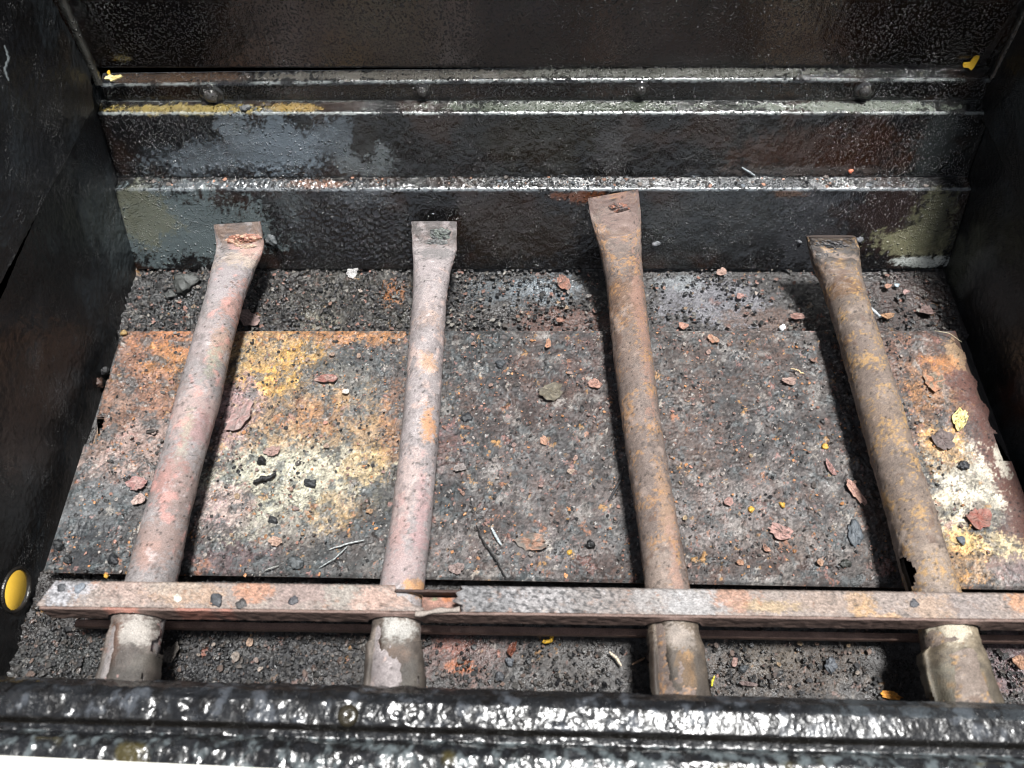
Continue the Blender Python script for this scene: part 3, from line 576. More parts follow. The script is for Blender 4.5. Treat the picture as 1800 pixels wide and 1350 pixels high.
# ------------------------------------------------------------------ burner tubes
def interp(ctrl, s):
    c = np.array(ctrl, float); t = c[:, 0]; out = [np.interp(s, t, c[:, i]) for i in range(1, c.shape[1])]
    # soften
    return out
def burner(label, rows, blobs, base, speck, hole=None, k=0, sleeve=None, seed=0, tab=(0, 0), endc=(70, 66, 64), crust=()):
    """rows: (photo row, left x, right x, flatness, z) from the rear end to the front end"""
    ctrl = []
    for (r, xl, xr, fl, z) in rows:
        P = at((xl+xr)/2, r, 2, z); a = (xr-xl)/2*mpp(P); ctrl.append((P[0], P[1], P[2], a, fl))
    ctrl = np.array(ctrl); d = np.concatenate([[0], np.cumsum(np.linalg.norm(np.diff(ctrl[:, :3], axis=0), axis=1))])
    n = 460; s = np.linspace(0, d[-1], n); c = np.stack([np.interp(s, d, ctrl[:, i]) for i in range(5)], -1)
    ker = np.hanning(13); ker /= ker.sum()
    cp = np.vstack([np.repeat(c[:1], 6, 0), c, np.repeat(c[-1:], 6, 0)]); c = np.stack([np.convolve(cp[:, i], ker, 'valid') for i in range(5)], -1)
    c[0] = [*ctrl[0]]; c[-1] = [*ctrl[-1]]
    m = 72; th = np.linspace(0, 2*np.pi, m, endpoint=False)
    T = np.gradient(c[:, :3], axis=0); T /= np.linalg.norm(T, axis=1)[:, None]
    side_ = np.zeros_like(T)+np.array([1., 0, 0]); e_ = np.clip(1-s/.02, 0, 1)[:, None]; side_ = side_+e_*np.array([0, tab[0], tab[1]]); side_ /= np.linalg.norm(side_, axis=1)[:, None]; up = np.cross(side_, T); up *= np.sign(up[:, 2:3]+1e-9)
    TH = th[None, :]; S2 = np.repeat(s[:, None], m, 1); ARC = TH*ctrl[:, 3].mean()+np.zeros_like(S2)
    # superellipse when flattened
    fl = c[:, 4:5]; ex = np.clip(fl, .25, 1)**.35
    cs, sn = np.cos(TH), np.sin(TH); ca = np.sign(cs)*np.abs(cs)**(ex*1.0); sa = np.sign(sn)*np.abs(sn)**ex
    A = c[:, 3:4]; B = A*fl
    rr = .00022*fbm(S2, ARC, 120, 4, k)+.00012*fbm(S2, ARC, 500, 3, k+2)
    P = c[:, None, :3]+side_[:, None, :]*(ca*(A+rr))[..., None]+up[:, None, :]*(sa*(B+rr))[..., None]
    X, Y = P[..., 0], P[..., 1]; u = ARC
    col = np.empty(X.shape+(3,)); col[:] = C(*base)
    nn = fbm(S2, ARC, 50, 5, k+1); col = col*np.clip(1+.35*nn+.3*fbm(S2, ARC, 500, 3, k+4), .3, 1.8)[..., None]
    zz = float(np.median(c[:, 2]))+.010
    col = stains(col, X, Y, [(a_, b_, c_, d_, tuple(.52*v+.48*w for v, w in zip(e_c, base)), f_) for a_, b_, c_, d_, e_c, f_ in blobs], conv_z(zz), 1.3, 90, k)
    for (cc, th0, th1, fr, st) in speck:
        f1 = .8*fbm(S2+seed, ARC, fr, 4, k+5)+.8*fbm(S2, ARC, fr*.12, 4, k+7); col = mix(col, C(*cc), ss(th0, th1, f1)*st)
        rr2 = ss(th0, th1, f1)*.00025; P = P+rr2[..., None]*(side_[:, None, :]*cs[..., None]+up[:, None, :]*sn[..., None])
    pt = [tuple(min(255, v*f_) for v in base) for f_ in (1.25, .8, .62, 1.1)]+[(60, 54, 52)]
    hp_ = np.zeros_like(S2); col, hp_ = chips(col, hp_, S2+seed, ARC, .0085, 41+k, .20, pt, .00016); col, hp_ = chips(col, hp_, S2, ARC, .0036, 43+k, .24, pt, .00016)
    dp, _, cp_ = worley(S2, ARC, .0045, 45+k); pit = (cp_[..., 0] < .22)*ss(.20, .10, dp); col = mix(col, C(36, 30, 28), pit*.8); hp_ = hp_-pit*.0003
    P = P+hp_[..., None]*(side_[:, None, :]*cs[..., None]+up[:, None, :]*sn[..., None])
    endm = ss(.022 if k != 7 else .034, .010 if k != 7 else .020, S2)*ss(-.35, .15, fbm(S2, ARC, 110, 4, k+6)); col = mix(col, C(*endc), endm*.8)
    P = P+(endm*.0011*np.abs(fbm(S2, ARC, 420, 3, k)))[..., None]*up[:, None, :]
    wet = np.clip(.25+.35*nn+.3*endm, 0, 1)
    t0 = thing('burner_tube', tuple(c[n//2, :3]-np.array([0, 0, A.mean()])), label, 'burner tube', 'burner tubes in the firebox')
    keep = None
    if hole:
        H = at(hole[0], hole[1], 2, zz); cyc = P[:-1, :, :]; dd = np.hypot((cyc[..., 0]-H[0])/hole[2], (cyc[..., 1]-H[1])/hole[3])+.35*fbm(cyc[..., 0], cyc[..., 1], 180, 3, 1)
        keep = ~((dd < 1) & (TH > 0) & (TH < np.pi))
    V = P.reshape(-1, 3); Q = grid_q(n, m, keep, wrap=True)
    # closing caps
    n0 = len(V); V = np.vstack([V, c[:1, :3], c[-1:, :3]]); j = np.arange(m); j2 = (j+1) % m
    cap = np.vstack([np.stack([np.full(m, n0), j, j2, j2], -1)[:, :3].repeat(1, 0)])
    col = np.vstack([col.reshape(-1, 3), col[0].mean(0)[None], C(15, 14, 13)[None]]); wet = np.concatenate([wet.ravel(), [.2, .2]])
    o = mesh_np('tube', V, Q, M_TUBE, t0, col, wet)
    capV = P[0]; mesh_np('tube_end', np.vstack([capV+T[0]*-.0003, c[:1, :3]]), [(i, (i+1) % m, m) for i in range(m)], M_TUBE, t0, np.tile(C(70, 60, 55), (m+1, 1)), .2)
    if hole:
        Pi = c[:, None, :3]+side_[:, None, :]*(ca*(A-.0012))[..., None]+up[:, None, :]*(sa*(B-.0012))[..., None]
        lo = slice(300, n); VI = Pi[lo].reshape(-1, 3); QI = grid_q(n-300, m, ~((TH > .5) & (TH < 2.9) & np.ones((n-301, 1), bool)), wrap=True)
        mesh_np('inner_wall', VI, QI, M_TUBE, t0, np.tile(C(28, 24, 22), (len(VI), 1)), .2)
    for q, (i0, du, ru, rv_, hm, c1, c2) in enumerate(crust):
        na, nr = 60, 16; a_ = np.linspace(0, 2*np.pi, na, endpoint=False)[:, None]; q_ = np.linspace(0, 1, nr)[None]
        rad = 1+.45*fbm(np.cos(a_)*.01+q, np.sin(a_)*.01, 70, 3, k+q); U = du+ru*rad*q_*np.cos(a_); W = i0+rv_*rad*q_*np.sin(a_)
        hh = hm*(1-q_**3)*(.45+1.3*np.abs(fbm(U, W, 260, 4, k+q)))-.0004*q_**6
        cen = np.stack([np.interp(W, s, c[:, j]) for j in range(3)], -1); upw = np.stack([np.interp(W, s, up[:, j]) for j in range(3)], -1); bw = np.interp(W, s, (c[:, 3]*c[:, 4]))
        PP = cen+side_[0][None, None]*U[..., None]+upw*(bw*.85+hh)[..., None]; cc = mix(np.zeros(U.shape+(3,))+C(*c1), C(*c2), ss(-.1, .25, fbm(U, W, 300, 4, k+q+1)))*np.clip(1+.8*fbm(U, W, 700, 3, k), .3, 1.9)[..., None]
        mesh_np('crust', PP.reshape(-1, 3), grid_q(na+1, nr)[0:0] if False else np.stack([(np.arange(na)[:, None]*nr+np.arange(nr-1)[None]), ((np.arange(na)[:, None]+1) % na)*nr+np.arange(nr-1)[None], ((np.arange(na)[:, None]+1) % na)*nr+np.arange(1, nr)[None], np.arange(na)[:, None]*nr+np.arange(1, nr)[None]], -1).reshape(-1, 4), M_CRUST, t0, cc.reshape(-1, 3), .6)
    if sleeve:
        rows2, scol, sbl = sleeve; m2 = 60; n2 = 70; L = []
        for (r, xl, xr, z) in rows2:
            z = Z0
            Pm = at((xl+xr)/2, r, 2, z); L.append((Pm[0], Pm[1], Pm[2], (xr-xl)/2*mpp(Pm)))
        L = np.array(L); ii = np.linspace(0, len(L)-1, n2); cc = np.stack([np.interp(ii, np.arange(len(L)), L[:, q]) for q in range(4)], -1)
        th2 = np.linspace(-.35, math.pi+.35, m2); TH2, CI = np.meshgrid(th2, np.arange(n2)); 
        wob = 1+.05*fbm(TH2*.01, CI*.001, 60, 3, k); a = cc[:, 3][:, None]
        Xs = cc[:, 0][:, None]+np.cos(TH2)*(a+.0006+.0016*(CI/(n2-1)))*wob; Zs = cc[:, 2][:, None]+.0002+np.sign(np.sin(TH2))*np.abs(np.sin(TH2))**(1-.45*(CI/(n2-1)))*(.0149-.0022*(CI/(n2-1)))*wob-.0034*np.exp(-((TH2-(2.25 if k != 7 else 2.6))/.22)**2)*ss(.15, .4, CI/(n2-1))+.0005*fbm(TH2*.012, CI*.0006, 90, 4, k+5); Ys = cc[:, 1][:, None]+0*Xs+.0012*fbm(TH2*.02, CI*0, 60, 3, k+2)*(CI < 4)
        colr = np.empty(Xs.shape+(3,)); colr[:] = C(*scol); colr *= np.clip(1+.5*fbm(Xs, Ys, 160, 4, k)+.25*fbm(Xs, Ys, 600, 2, k), .3, 1.8)[..., None]
        colr = stains(colr, Xs, Ys, sbl, conv_z(.045), .9, 110, k)
        colr, _h = chips(colr, np.zeros_like(Xs), Xs, Ys, .006, 51+k, .25, [tuple(v*.75 for v in scol), tuple(v*1.15 for v in scol), (70, 62, 56)], .0)
        endd = ss(.30, .95, CI/(n2-1)+.2*fbm(Xs, Ys, 120, 3, k)); colr = mix(colr, C(44, 40, 36), endd*.75)
        tt = CI/(n2-1); rag = fbm(TH2*.02, tt*.05, 90, 4, k+3); keep2 = ~((tt < .02+.03*rag) | (np.abs(TH2-math.pi/2) > 1.45+.9*rag*tt))[:-1, :-1]
        ms = 1.4*ss(.55, .3, np.abs(CI/(n2-1)-.2)*3)
        sheet('end_sleeve', Xs, Ys, Zs, M_TUBE, t0, colr, np.full(Xs.shape, .45), None, keep2)
    return t0, c
Z0 = .035
SP_ORG = [((214, 140, 60), .22, .45, 420, .85)]
burner('first burner tube from the left, pinkish grey with red and green tinges', tab=(0, .1), endc=(120, 100, 88), crust=[(.012, .002, .013, .0055, .0022, (150, 100, 82), (196, 160, 134)), (.018, 0, .0118, .0035, .0012, (176, 150, 128), (140, 124, 110))], rows=
    [(392, 374, 459, .12, .046), (428, 381, 464, .13, .036), (440, 381, 463, .2, .033), (470, 375, 448, .5, .031), (520, 364, 428, .85, Z0), (600, 341, 407, .98, Z0), (700, 313, 386, 1, Z0), (800, 287, 358, 1, Z0), (900, 258, 333, 1, Z0), (1000, 230, 313, 1, Z0), (1090, 205, 287, 1, Z0), (1250, 166, 256, 1, Z0)],
    blobs=[(415, 402, 40, 12, (78, 66, 60), .9), (440, 425, 34, 16, (205, 150, 130), .9), (420, 445, 50, 14, (214, 190, 165), .8), (400, 490, 45, 40, (172, 162, 164), .9), (410, 530, 20, 34, (200, 130, 110), .8), (360, 600, 34, 60, (176, 160, 158), .8), (388, 600, 18, 30, (190, 142, 110), .8), (372, 640, 10, 30, (160, 170, 130), .6),
     (340, 720, 50, 50, (192, 158, 148), .8), (352, 745, 20, 34, (176, 108, 104), .6), (330, 760, 10, 50, (170, 165, 125), .5), (300, 840, 26, 60, (168, 98, 84), .8), (318, 860, 30, 50, (150, 118, 106), .8), (280, 950, 46, 50, (140, 108, 96), .9), (262, 975, 20, 30, (186, 130, 110), .6), (240, 1100, 24, 26, (184, 176, 168), .7), (235, 1160, 36, 30, (120, 104, 92), .7)],
    base=(140, 134, 133), speck=[((120, 108, 104), .1, .5, 200, .5), ((206, 150, 140), .3, .6, 120, .5)], k=1,
    sleeve=([(1088, 205, 287, .0496), (1105, 202, 282, 0.0494), (1130, 197, 282, 0.0496), (1160, 190, 276, 0.0496), (1245, 168, 262, 0.0495)], (112, 102, 96), [(245, 1110, 36, 30, (186, 180, 172), .7), (200, 1140, 16, 50, (104, 78, 66), .8), (250, 1165, 24, 24, (110, 104, 96), .8), (220, 1190, 50, 14, (66, 60, 54), .8)]))
burner('second burner tube from the left, pale grey pink with an orange rust patch',
    [(390, 723, 803, .1, .043), (428, 725, 803, .12, .035), (440, 725, 803, .2, .033), (470, 727, 793, .55, .031), (520, 726, 785, .9, Z0), (600, 720, 780, 1, Z0), (700, 712, 775, 1, Z0), (800, 702, 768, 1, Z0), (900, 690, 760, 1, Z0), (1000, 673, 749, 1, Z0), (1090, 657, 739, 1, Z0), (1262, 643, 738, 1, Z0)],
    [(765, 405, 45, 14, (92, 74, 68), .9), (760, 432, 45, 12, (92, 92, 92), .9), (760, 470, 40, 30, (170, 160, 160), .9), (755, 530, 30, 22, (176, 160, 156), .7), (752, 560, 30, 18, (206, 170, 148), .8), (752, 745, 14, 30, (226, 140, 66), .85), (750, 640, 14, 20, (216, 150, 90), .7), (715, 850, 40, 70, (200, 172, 162), .8), (700, 930, 16, 60, (196, 140, 130), .7), (740, 900, 12, 80, (190, 130, 130), .6), (700, 1000, 40, 40, (170, 140, 136), .8), (728, 1030, 20, 16, (230, 150, 70), .9), (705, 1050, 24, 20, (176, 178, 180), .7)],
    (150, 142, 141), [((120, 112, 112), .1, .5, 200, .5), ((222, 190, 176), .3, .7, 150, .4)], k=3,
    crust=[(.009, .004, .0085, .0045, .0024, (96, 102, 96), (66, 68, 68)), (.0155, 0, .0118, .0032, .0012, (72, 74, 74), (100, 100, 98))],
    sleeve=([(1086, 657, 738, .0496), (1095, 657, 737, 0.0494), (1125, 655, 738, 0.0496), (1136, 650, 741, 0.0496), (1170, 650, 741, 0.0496), (1262, 640, 738, 0.0496)], (108, 98, 90), [(700, 1110, 36, 24, (190, 188, 182), .7), (665, 1170, 12, 46, (58, 36, 22), .95), (700, 1160, 26, 26, (120, 96, 80), .7), (725, 1190, 18, 30, (110, 104, 96), .7)]))
burner('third burner tube from the left, brown with orange speckles, its flattened rear end raised', tab=(.05, .2), endc=(104, 84, 78), crust=[(.010, .002, .0085, .0035, .0016, (84, 70, 66), (140, 92, 72))], rows=
    [(341, 1033, 1122, .06, .0635), (385, 1039, 1127, .09, .054), (415, 1047, 1127, .25, .046), (450, 1057, 1127, .6, .038), (500, 1066, 1131, .95, .031), (600, 1076, 1142, 1, Z0), (700, 1088, 1155, 1, Z0), (800, 1102, 1170, 1, Z0), (900, 1118, 1187, 1, Z0), (1000, 1131, 1205, 1, Z0), (1090, 1139, 1222, 1, Z0), (1290, 1152, 1250, 1, Z0)],
    blobs=[(1080, 355, 50, 26, (120, 96, 90), .9), (1090, 400, 40, 26, (150, 120, 112), .8), (1085, 376, 30, 9, (170, 116, 92), .7), (1112, 373, 12, 3, (8, 6, 6), 1), (1076, 382, 6, 4, (8, 6, 6), 1), (1095, 520, 26, 50, (112, 76, 50), .8), (1128, 560, 14, 140, (190, 130, 105), .6), (1170, 900, 14, 90, (196, 150, 110), .6), (1150, 1000, 34, 40, (166, 150, 138), .85), (1185, 980, 12, 60, (200, 150, 130), .6), (1110, 620, 30, 40, (124, 104, 92), .7)],
    base=(114, 101, 94), speck=[((164, 124, 84), .30, .54, 480, .75), ((176, 156, 144), .3, .7, 130, .4), ((90, 64, 50), .3, .6, 100, .5)], k=5, seed=.7,
    sleeve=([(1088, 1139, 1222, .0496), (1095, 1139, 1222, 0.0494), (1120, 1141, 1226, 0.0496), (1160, 1143, 1233, 0.0496), (1290, 1152, 1254, 0.0496)], (106, 94, 82), [(1190, 1120, 34, 26, (168, 156, 146), .8), (1152, 1165, 10, 50, (60, 44, 34), .9), (1172, 1180, 8, 50, (44, 34, 26), .9), (1205, 1180, 20, 44, (196, 150, 96), .6)]))
burner('rightmost burner tube, brown and ochre speckled, torn open near its front end',
    [(416, 1418, 1503, .14, .046), (432, 1420, 1509, .2, .040), (460, 1428, 1510, .45, .034), (500, 1447, 1515, .85, .030), (560, 1466, 1532, 1, Z0), (600, 1478, 1545, 1, Z0), (700, 1505, 1577, 1, Z0), (800, 1532, 1606, 1, Z0), (900, 1561, 1640, 1, Z0), (1000, 1585, 1668, 1, Z0), (1100, 1618, 1705, 1, Z0), (1300, 1652, 1762, 1, Z0)],
    [(1465, 425, 50, 16, (74, 70, 70), .9), (1475, 465, 40, 26, (136, 120, 112), .8), (1490, 500, 30, 16, (110, 70, 34), .8), (1525, 620, 26, 60, (118, 104, 98), .8), (1560, 740, 34, 60, (140, 118, 100), .6), (1600, 900, 36, 50, (130, 112, 98), .7), (1640, 990, 36, 40, (176, 158, 140), .9), (1620, 1080, 40, 40, (176, 160, 136), .8)],
    (118, 105, 96), [((176, 140, 90), .22, .50, 480, .75), ((170, 156, 146), .3, .7, 130, .4), ((92, 66, 50), .35, .6, 100, .5)], hole=(1599, 1003, .0040, .011), endc=(36, 35, 36), crust=[(.006, 0, .0130, .0065, .0022, (52, 52, 54), (84, 78, 76)), (.014, -.004, .011, .005, .0012, (60, 58, 58), (96, 88, 84))], k=7, seed=1.3,
    sleeve=([(1090, 1615, 1701, .0496), (1098, 1617, 1703, 0.0494), (1135, 1632, 1714, 0.0496), (1152, 1621, 1722, 0.0496), (1190, 1628, 1732, 0.0496), (1300, 1652, 1768, 0.0496)], (128, 116, 98), [(1670, 1110, 34, 24, (200, 190, 170), .8), (1690, 1200, 34, 26, (214, 164, 96), .6), (1660, 1190, 30, 26, (134, 128, 112), .8), (1680, 1225, 50, 14, (96, 92, 76), .7)]))
# ------------------------------------------------------------------ crossbar and lower rail
CZ = .0530
def cy(row, z=CZ): return at(900, row, 2, z)[1]
yb, yf = cy(1030), cy(1081)
zb = at(900, 1093, 1, yf)[2]; SKB = skew(1070, 1094, CZ); print('crossbar', yb, yf, zb)
cx0, cxe = at(72, 1050, 2, CZ)[0], .43
bar = thing('crossover_channel', ((cx0+cxe)/2, (yb+yf)/2, zb), 'long rusty channel bar crossing over the tubes near the front, broken beside the second tube', 'channel bar')
bar_b = [(110, 1045, 60, 34, (176, 184, 196), .85), (130, 1030, 30, 10, (60, 60, 62), .7), (230, 1045, 70, 30, (176, 140, 122), .8), (330, 1050, 70, 26, (196, 140, 90), .6), (300, 1040, 60, 20, (170, 160, 140), .5), (440, 1045, 36, 24, (200, 110, 60), .8), (520, 1050, 60, 26, (140, 108, 98), .8), (600, 1050, 36, 24, (150, 145, 130), .7), (670, 1055, 50, 30, (196, 148, 124), .9),
    (850, 1050, 80, 40, (84, 90, 96), .95), (960, 1050, 90, 40, (150, 152, 156), .85), (1040, 1050, 60, 34, (100, 96, 94), .8), (1110, 1050, 30, 30, (110, 98, 92), .7), (1160, 1050, 60, 30, (150, 148, 146), .9), (1220, 1055, 60, 34, (176, 180, 182), .8), (1290, 1045, 34, 26, (180, 110, 72), .85), (1350, 1060, 60, 12, (206, 160, 80), .6), (1510, 1055, 30, 24, (216, 150, 66), .85), (1560, 1075, 30, 8, (222, 160, 90), .8), (1450, 1050, 80, 20, (160, 126, 100), .6), (1640, 1055, 50, 24, (184, 140, 100), .7), (1700, 1050, 50, 30, (126, 112, 106), .8), (1790, 1045, 24, 24, (216, 130, 66), .9), (1752, 1080, 8, 6, (220, 110, 50), .9)]
def bar_piece(name, edge0, edge1, blobs=bar_b, k=1):
    """top plate from edge0(v) to edge1(v): x positions as functions of v in 0..1 (rear..front); folds down into the front flange"""
    P = []; nv = 70
    prof = [(yb-.0005, CZ-.006), (yb, CZ-.001), (yb-.0012, CZ)] + [(yb-.0012+(yf-yb+.0026)*t, CZ) for t in np.linspace(.03, 1, 46)]
    prof = np.array(prof); T = len(prof)
    v = np.linspace(0, 1, T); x0 = edge0(v); x1 = edge1(v); nx = int((x1.mean()-x0.mean())/.0009)+2
    t = np.linspace(0, 1, nx)[:, None]; X = x0[None]*(1-t)+x1[None]*t; Y = np.repeat(prof[None, :, 0], nx, 0); Z = np.repeat(prof[None, :, 1], nx, 0)
    col = np.empty(X.shape+(3,)); col[:] = C(138, 126, 119); col = stains(col, X, Y, [(a_, b_, c_, d_, tuple(.45*v+.55*w for v, w in zip(e_c, (138, 132, 130))), f_) for a_, b_, c_, d_, e_c, f_ in blobs], conv_z(CZ), .9, 100, k)
    col = col*np.clip(1+.35*fbm(X, Y, 300, 4, k)+.6*fbm(X, Y, 900, 3, 4), .3, 1.8)[..., None]
    h = .0003*fbm(X, Y, 60, 3, k)+.0003*fbm(X, Y, 350, 4, k+1)
    pbar = [(150, 128, 116), (110, 90, 80), (170, 160, 150), (60, 56, 54), (150, 104, 76), (40, 38, 38)]
    col, h = chips(col, h, X, Y, .0065, 31+k, .22, pbar, .0003); col, h = chips(col, h, X, Y, .0028, 33+k, .25, pbar, .0003)
    scab = ss(at(790, 1050, 2, CZ)[0], at(830, 1050, 2, CZ)[0], X)*ss(at(1160, 1050, 2, CZ)[0], at(1060, 1050, 2, CZ)[0], X); scab = np.maximum(scab, ss(at(150, 1050, 2, CZ)[0], at(110, 1050, 2, CZ)[0], X)*.7)
    h = h+scab*(.0007*np.abs(fbm(X, Y, 260, 4, 3)))
    col = mix(col, C(30, 30, 33), ss(.1, .35, fbm(X, Y, 420, 4, 6))*scab*.8)
    f = ss(at(735, 1000, 2, CZ)[0], at(700, 1000, 2, CZ)[0], X)
    return sheet(name, X, Y+SKB*X, Z+h, M_TUBE, bar, col, np.full(X.shape, .35)+scab*.3, (0, 0, -.0014))
bx = lambda px, r=1050: at(px, r, 2, CZ)[0]
def eL_(v): return np.full(v.shape, 1.)*bx(88)*(1-v)+bx(68)*v
def eR_(v): return bx(690)+(bx(742)-bx(690))*ss(.2, 1, v)+.0012*np.array([math.sin(q*9.)+.6*math.sin(q*23) for q in v])*(v < .97)
def e2L(v): return bx(800)+(bx(812)-bx(800))*v+.0022*np.array([math.sin(q*7+1)+.6*math.sin(q*19) for q in v])*(v < .97)
def e2R(v): return np.full(v.shape, cxe)
bar_piece('top_plate', eL_, eR_, k=1); bar_piece('top_plate', e2L, e2R, k=2)
# front flange with arches where the tubes pass
tube_x = [at(246, 1090, 2, Z0)[0], at(698, 1090, 2, Z0)[0], at(1180, 1090, 2, Z0)[0], at(1660, 1090, 2, Z0)[0]]
def flange(name, y, top, bot, x0, x1, colr, k, archr=.0152, lean=.0):
    nx = int((x1-x0)/.0009); xs = np.linspace(x0, x1, nx); T = np.linspace(0, 1, 22); X, TT = np.meshgrid(xs, T, indexing='ij')
    lo = np.full(X.shape, bot)
    for tx in tube_x:
        d = np.abs(X-tx); a = np.where(d < archr, Z0+.0016+np.sqrt(np.clip(archr**2-d**2, 0, 1)), 0); lo = np.maximum(lo, np.minimum(a, top-.0004))
    lo = lo+.0004*fbm(X, X*0, 200, 3, k); B = top+(lo-top)*TT
    col = np.empty(X.shape+(3,)); col[:] = C(*colr); col *= np.clip(1+.4*fbm(X, B, 200, 4, k), .3, 1.7)[..., None]
    col = mix(col, C(178, 120, 104), ss(.1, .4, fbm(X, B*.2, 25, 3, 2)+.1)*.6*(X < tube_x[1]+.02))
    return sheet(name, X, SKB*X+y+.0003*fbm(X, B, 200, 3, k)+lean*TT, B, M_TUBE, bar, col, np.full(X.shape, .4), (0, .0014, 0))
flange('front_flange', yf, CZ-.0004, zb, bx(66, 1075), cxe, (118, 98, 90), 3, lean=-.0012)
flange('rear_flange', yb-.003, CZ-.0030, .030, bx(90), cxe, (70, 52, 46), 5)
# thin strip of the broken top plate and the inside seen through the gap
V = []; n = 50
for i in range(n):
    t = i/(n-1); px = 730+78*t; row = 1079-9*t+3*math.sin(t*9)*.4; p = at(px, row, 2, CZ+.0006); w = .0014+.0003*math.sin(t*14)
    for a in range(6):
        q = a*math.pi/3; V.append((p[0], p[1]+w*math.cos(q), p[2]+.0009*math.sin(q)))
Q = [(i*6+j, (i+1)*6+j, (i+1)*6+(j+1) % 6, i*6+(j+1) % 6) for i in range(n-1) for j in range(6)]
mesh_np('torn_strip', V, Q, M_TUBE, bar, np.tile(C(150, 140, 132), (len(V), 1)), .3)
# floor of the channel, in pieces between the tubes
def chan_floor(x0, x1, k, c):
    xs = np.linspace(x0, x1, max(3, int((x1-x0)/.0012))); ys = np.linspace(yf+.001, yb-.005, 26); X, Y = np.meshgrid(xs, ys, indexing='ij')
    col = np.empty(X.shape+(3,)); col[:] = C(*c); h = .0006*fbm(X, Y, 200, 4, k)
    col = stains(col, X, Y, [(770, 1064, 34, 12, (150, 112, 98), .9), (785, 1058, 10, 7, (176, 112, 74), .8), (762, 1058, 8, 5, (112, 130, 100), .7), (765, 1040, 8, 5, (120, 60, 56), .8), (770, 1045, 40, 5, (44, 34, 30), .8)], conv_z(.044), .9, 120, k)
    return sheet('channel_floor', X, Y+.001+SKB*X, .0435+h*1.5, M_TUBE, bar, col*np.clip(1+.5*fbm(X, Y, 300, 4, 2), .3, 2)[..., None], np.full(X.shape, .3), (0, 0, -.0014))
ends = [cx0+.01]+sum([[t-.016, t+.016] for t in tube_x], [])+[cxe]
chan_floor(tube_x[1]+.014, bx(860), 2, (110, 84, 74))
# blisters on the channel
for (px, row, r, c) in [(380, 1055, .0036, (62, 64, 68)), (424, 1062, .0028, (60, 58, 58)), (312, 1052, .0022, (200, 196, 184)), (516, 1056, .0024, (64, 64, 68)), (140, 1033, .0026, (110, 116, 124)), (108, 1033, .0024, (60, 62, 66)), (1607, 1061, .0024, (70, 70, 74))]:
    P = at(px, row, 2, CZ); lumpmesh('blister', P, r, c, bar, seed=int(px), flat=.25)
# lower rail
RZ = .0125
ra, rb = at(900, 1106, 2, RZ)[1], at(900, 1114, 2, RZ)[1]; SKR = skew(1090, 1120, RZ)
rail = thing('support_rail', (.05, (ra+rb)/2, .004), 'thin straight brown steel rail running below the rusty channel bar', 'rail')
x0 = at(133, 1090, 2, RZ)[0]
xs = np.linspace(x0, .43, 700); prof = [(ra+.0016, RZ-.004), (ra+.0014, RZ-.0003), (ra, RZ), (rb+.0004, RZ), (rb, RZ-.0006), (rb+.0003, RZ-.006), (rb+.002, RZ-.0065)]
Pp = np.array(prof); X = np.repeat(xs[:, None], len(Pp), 1); Y = np.repeat(Pp[None, :, 0], len(xs), 0)+.00015*fbm(X, X*0, 60, 3, 1); Zr = np.repeat(Pp[None, :, 1], len(xs), 0)+.0002*fbm(X, X*0, 40, 3, 2)
col = np.empty(X.shape+(3,)); col[:] = C(136, 110, 100); col *= np.clip(1+.3*fbm(X, Y, 100, 4, 1), .4, 1.6)[..., None]
sheet('rail_strip', X, Y+SKR*X, Zr, M_TUBE, rail, col, np.full(X.shape, .45), (0, .0006, -.003))
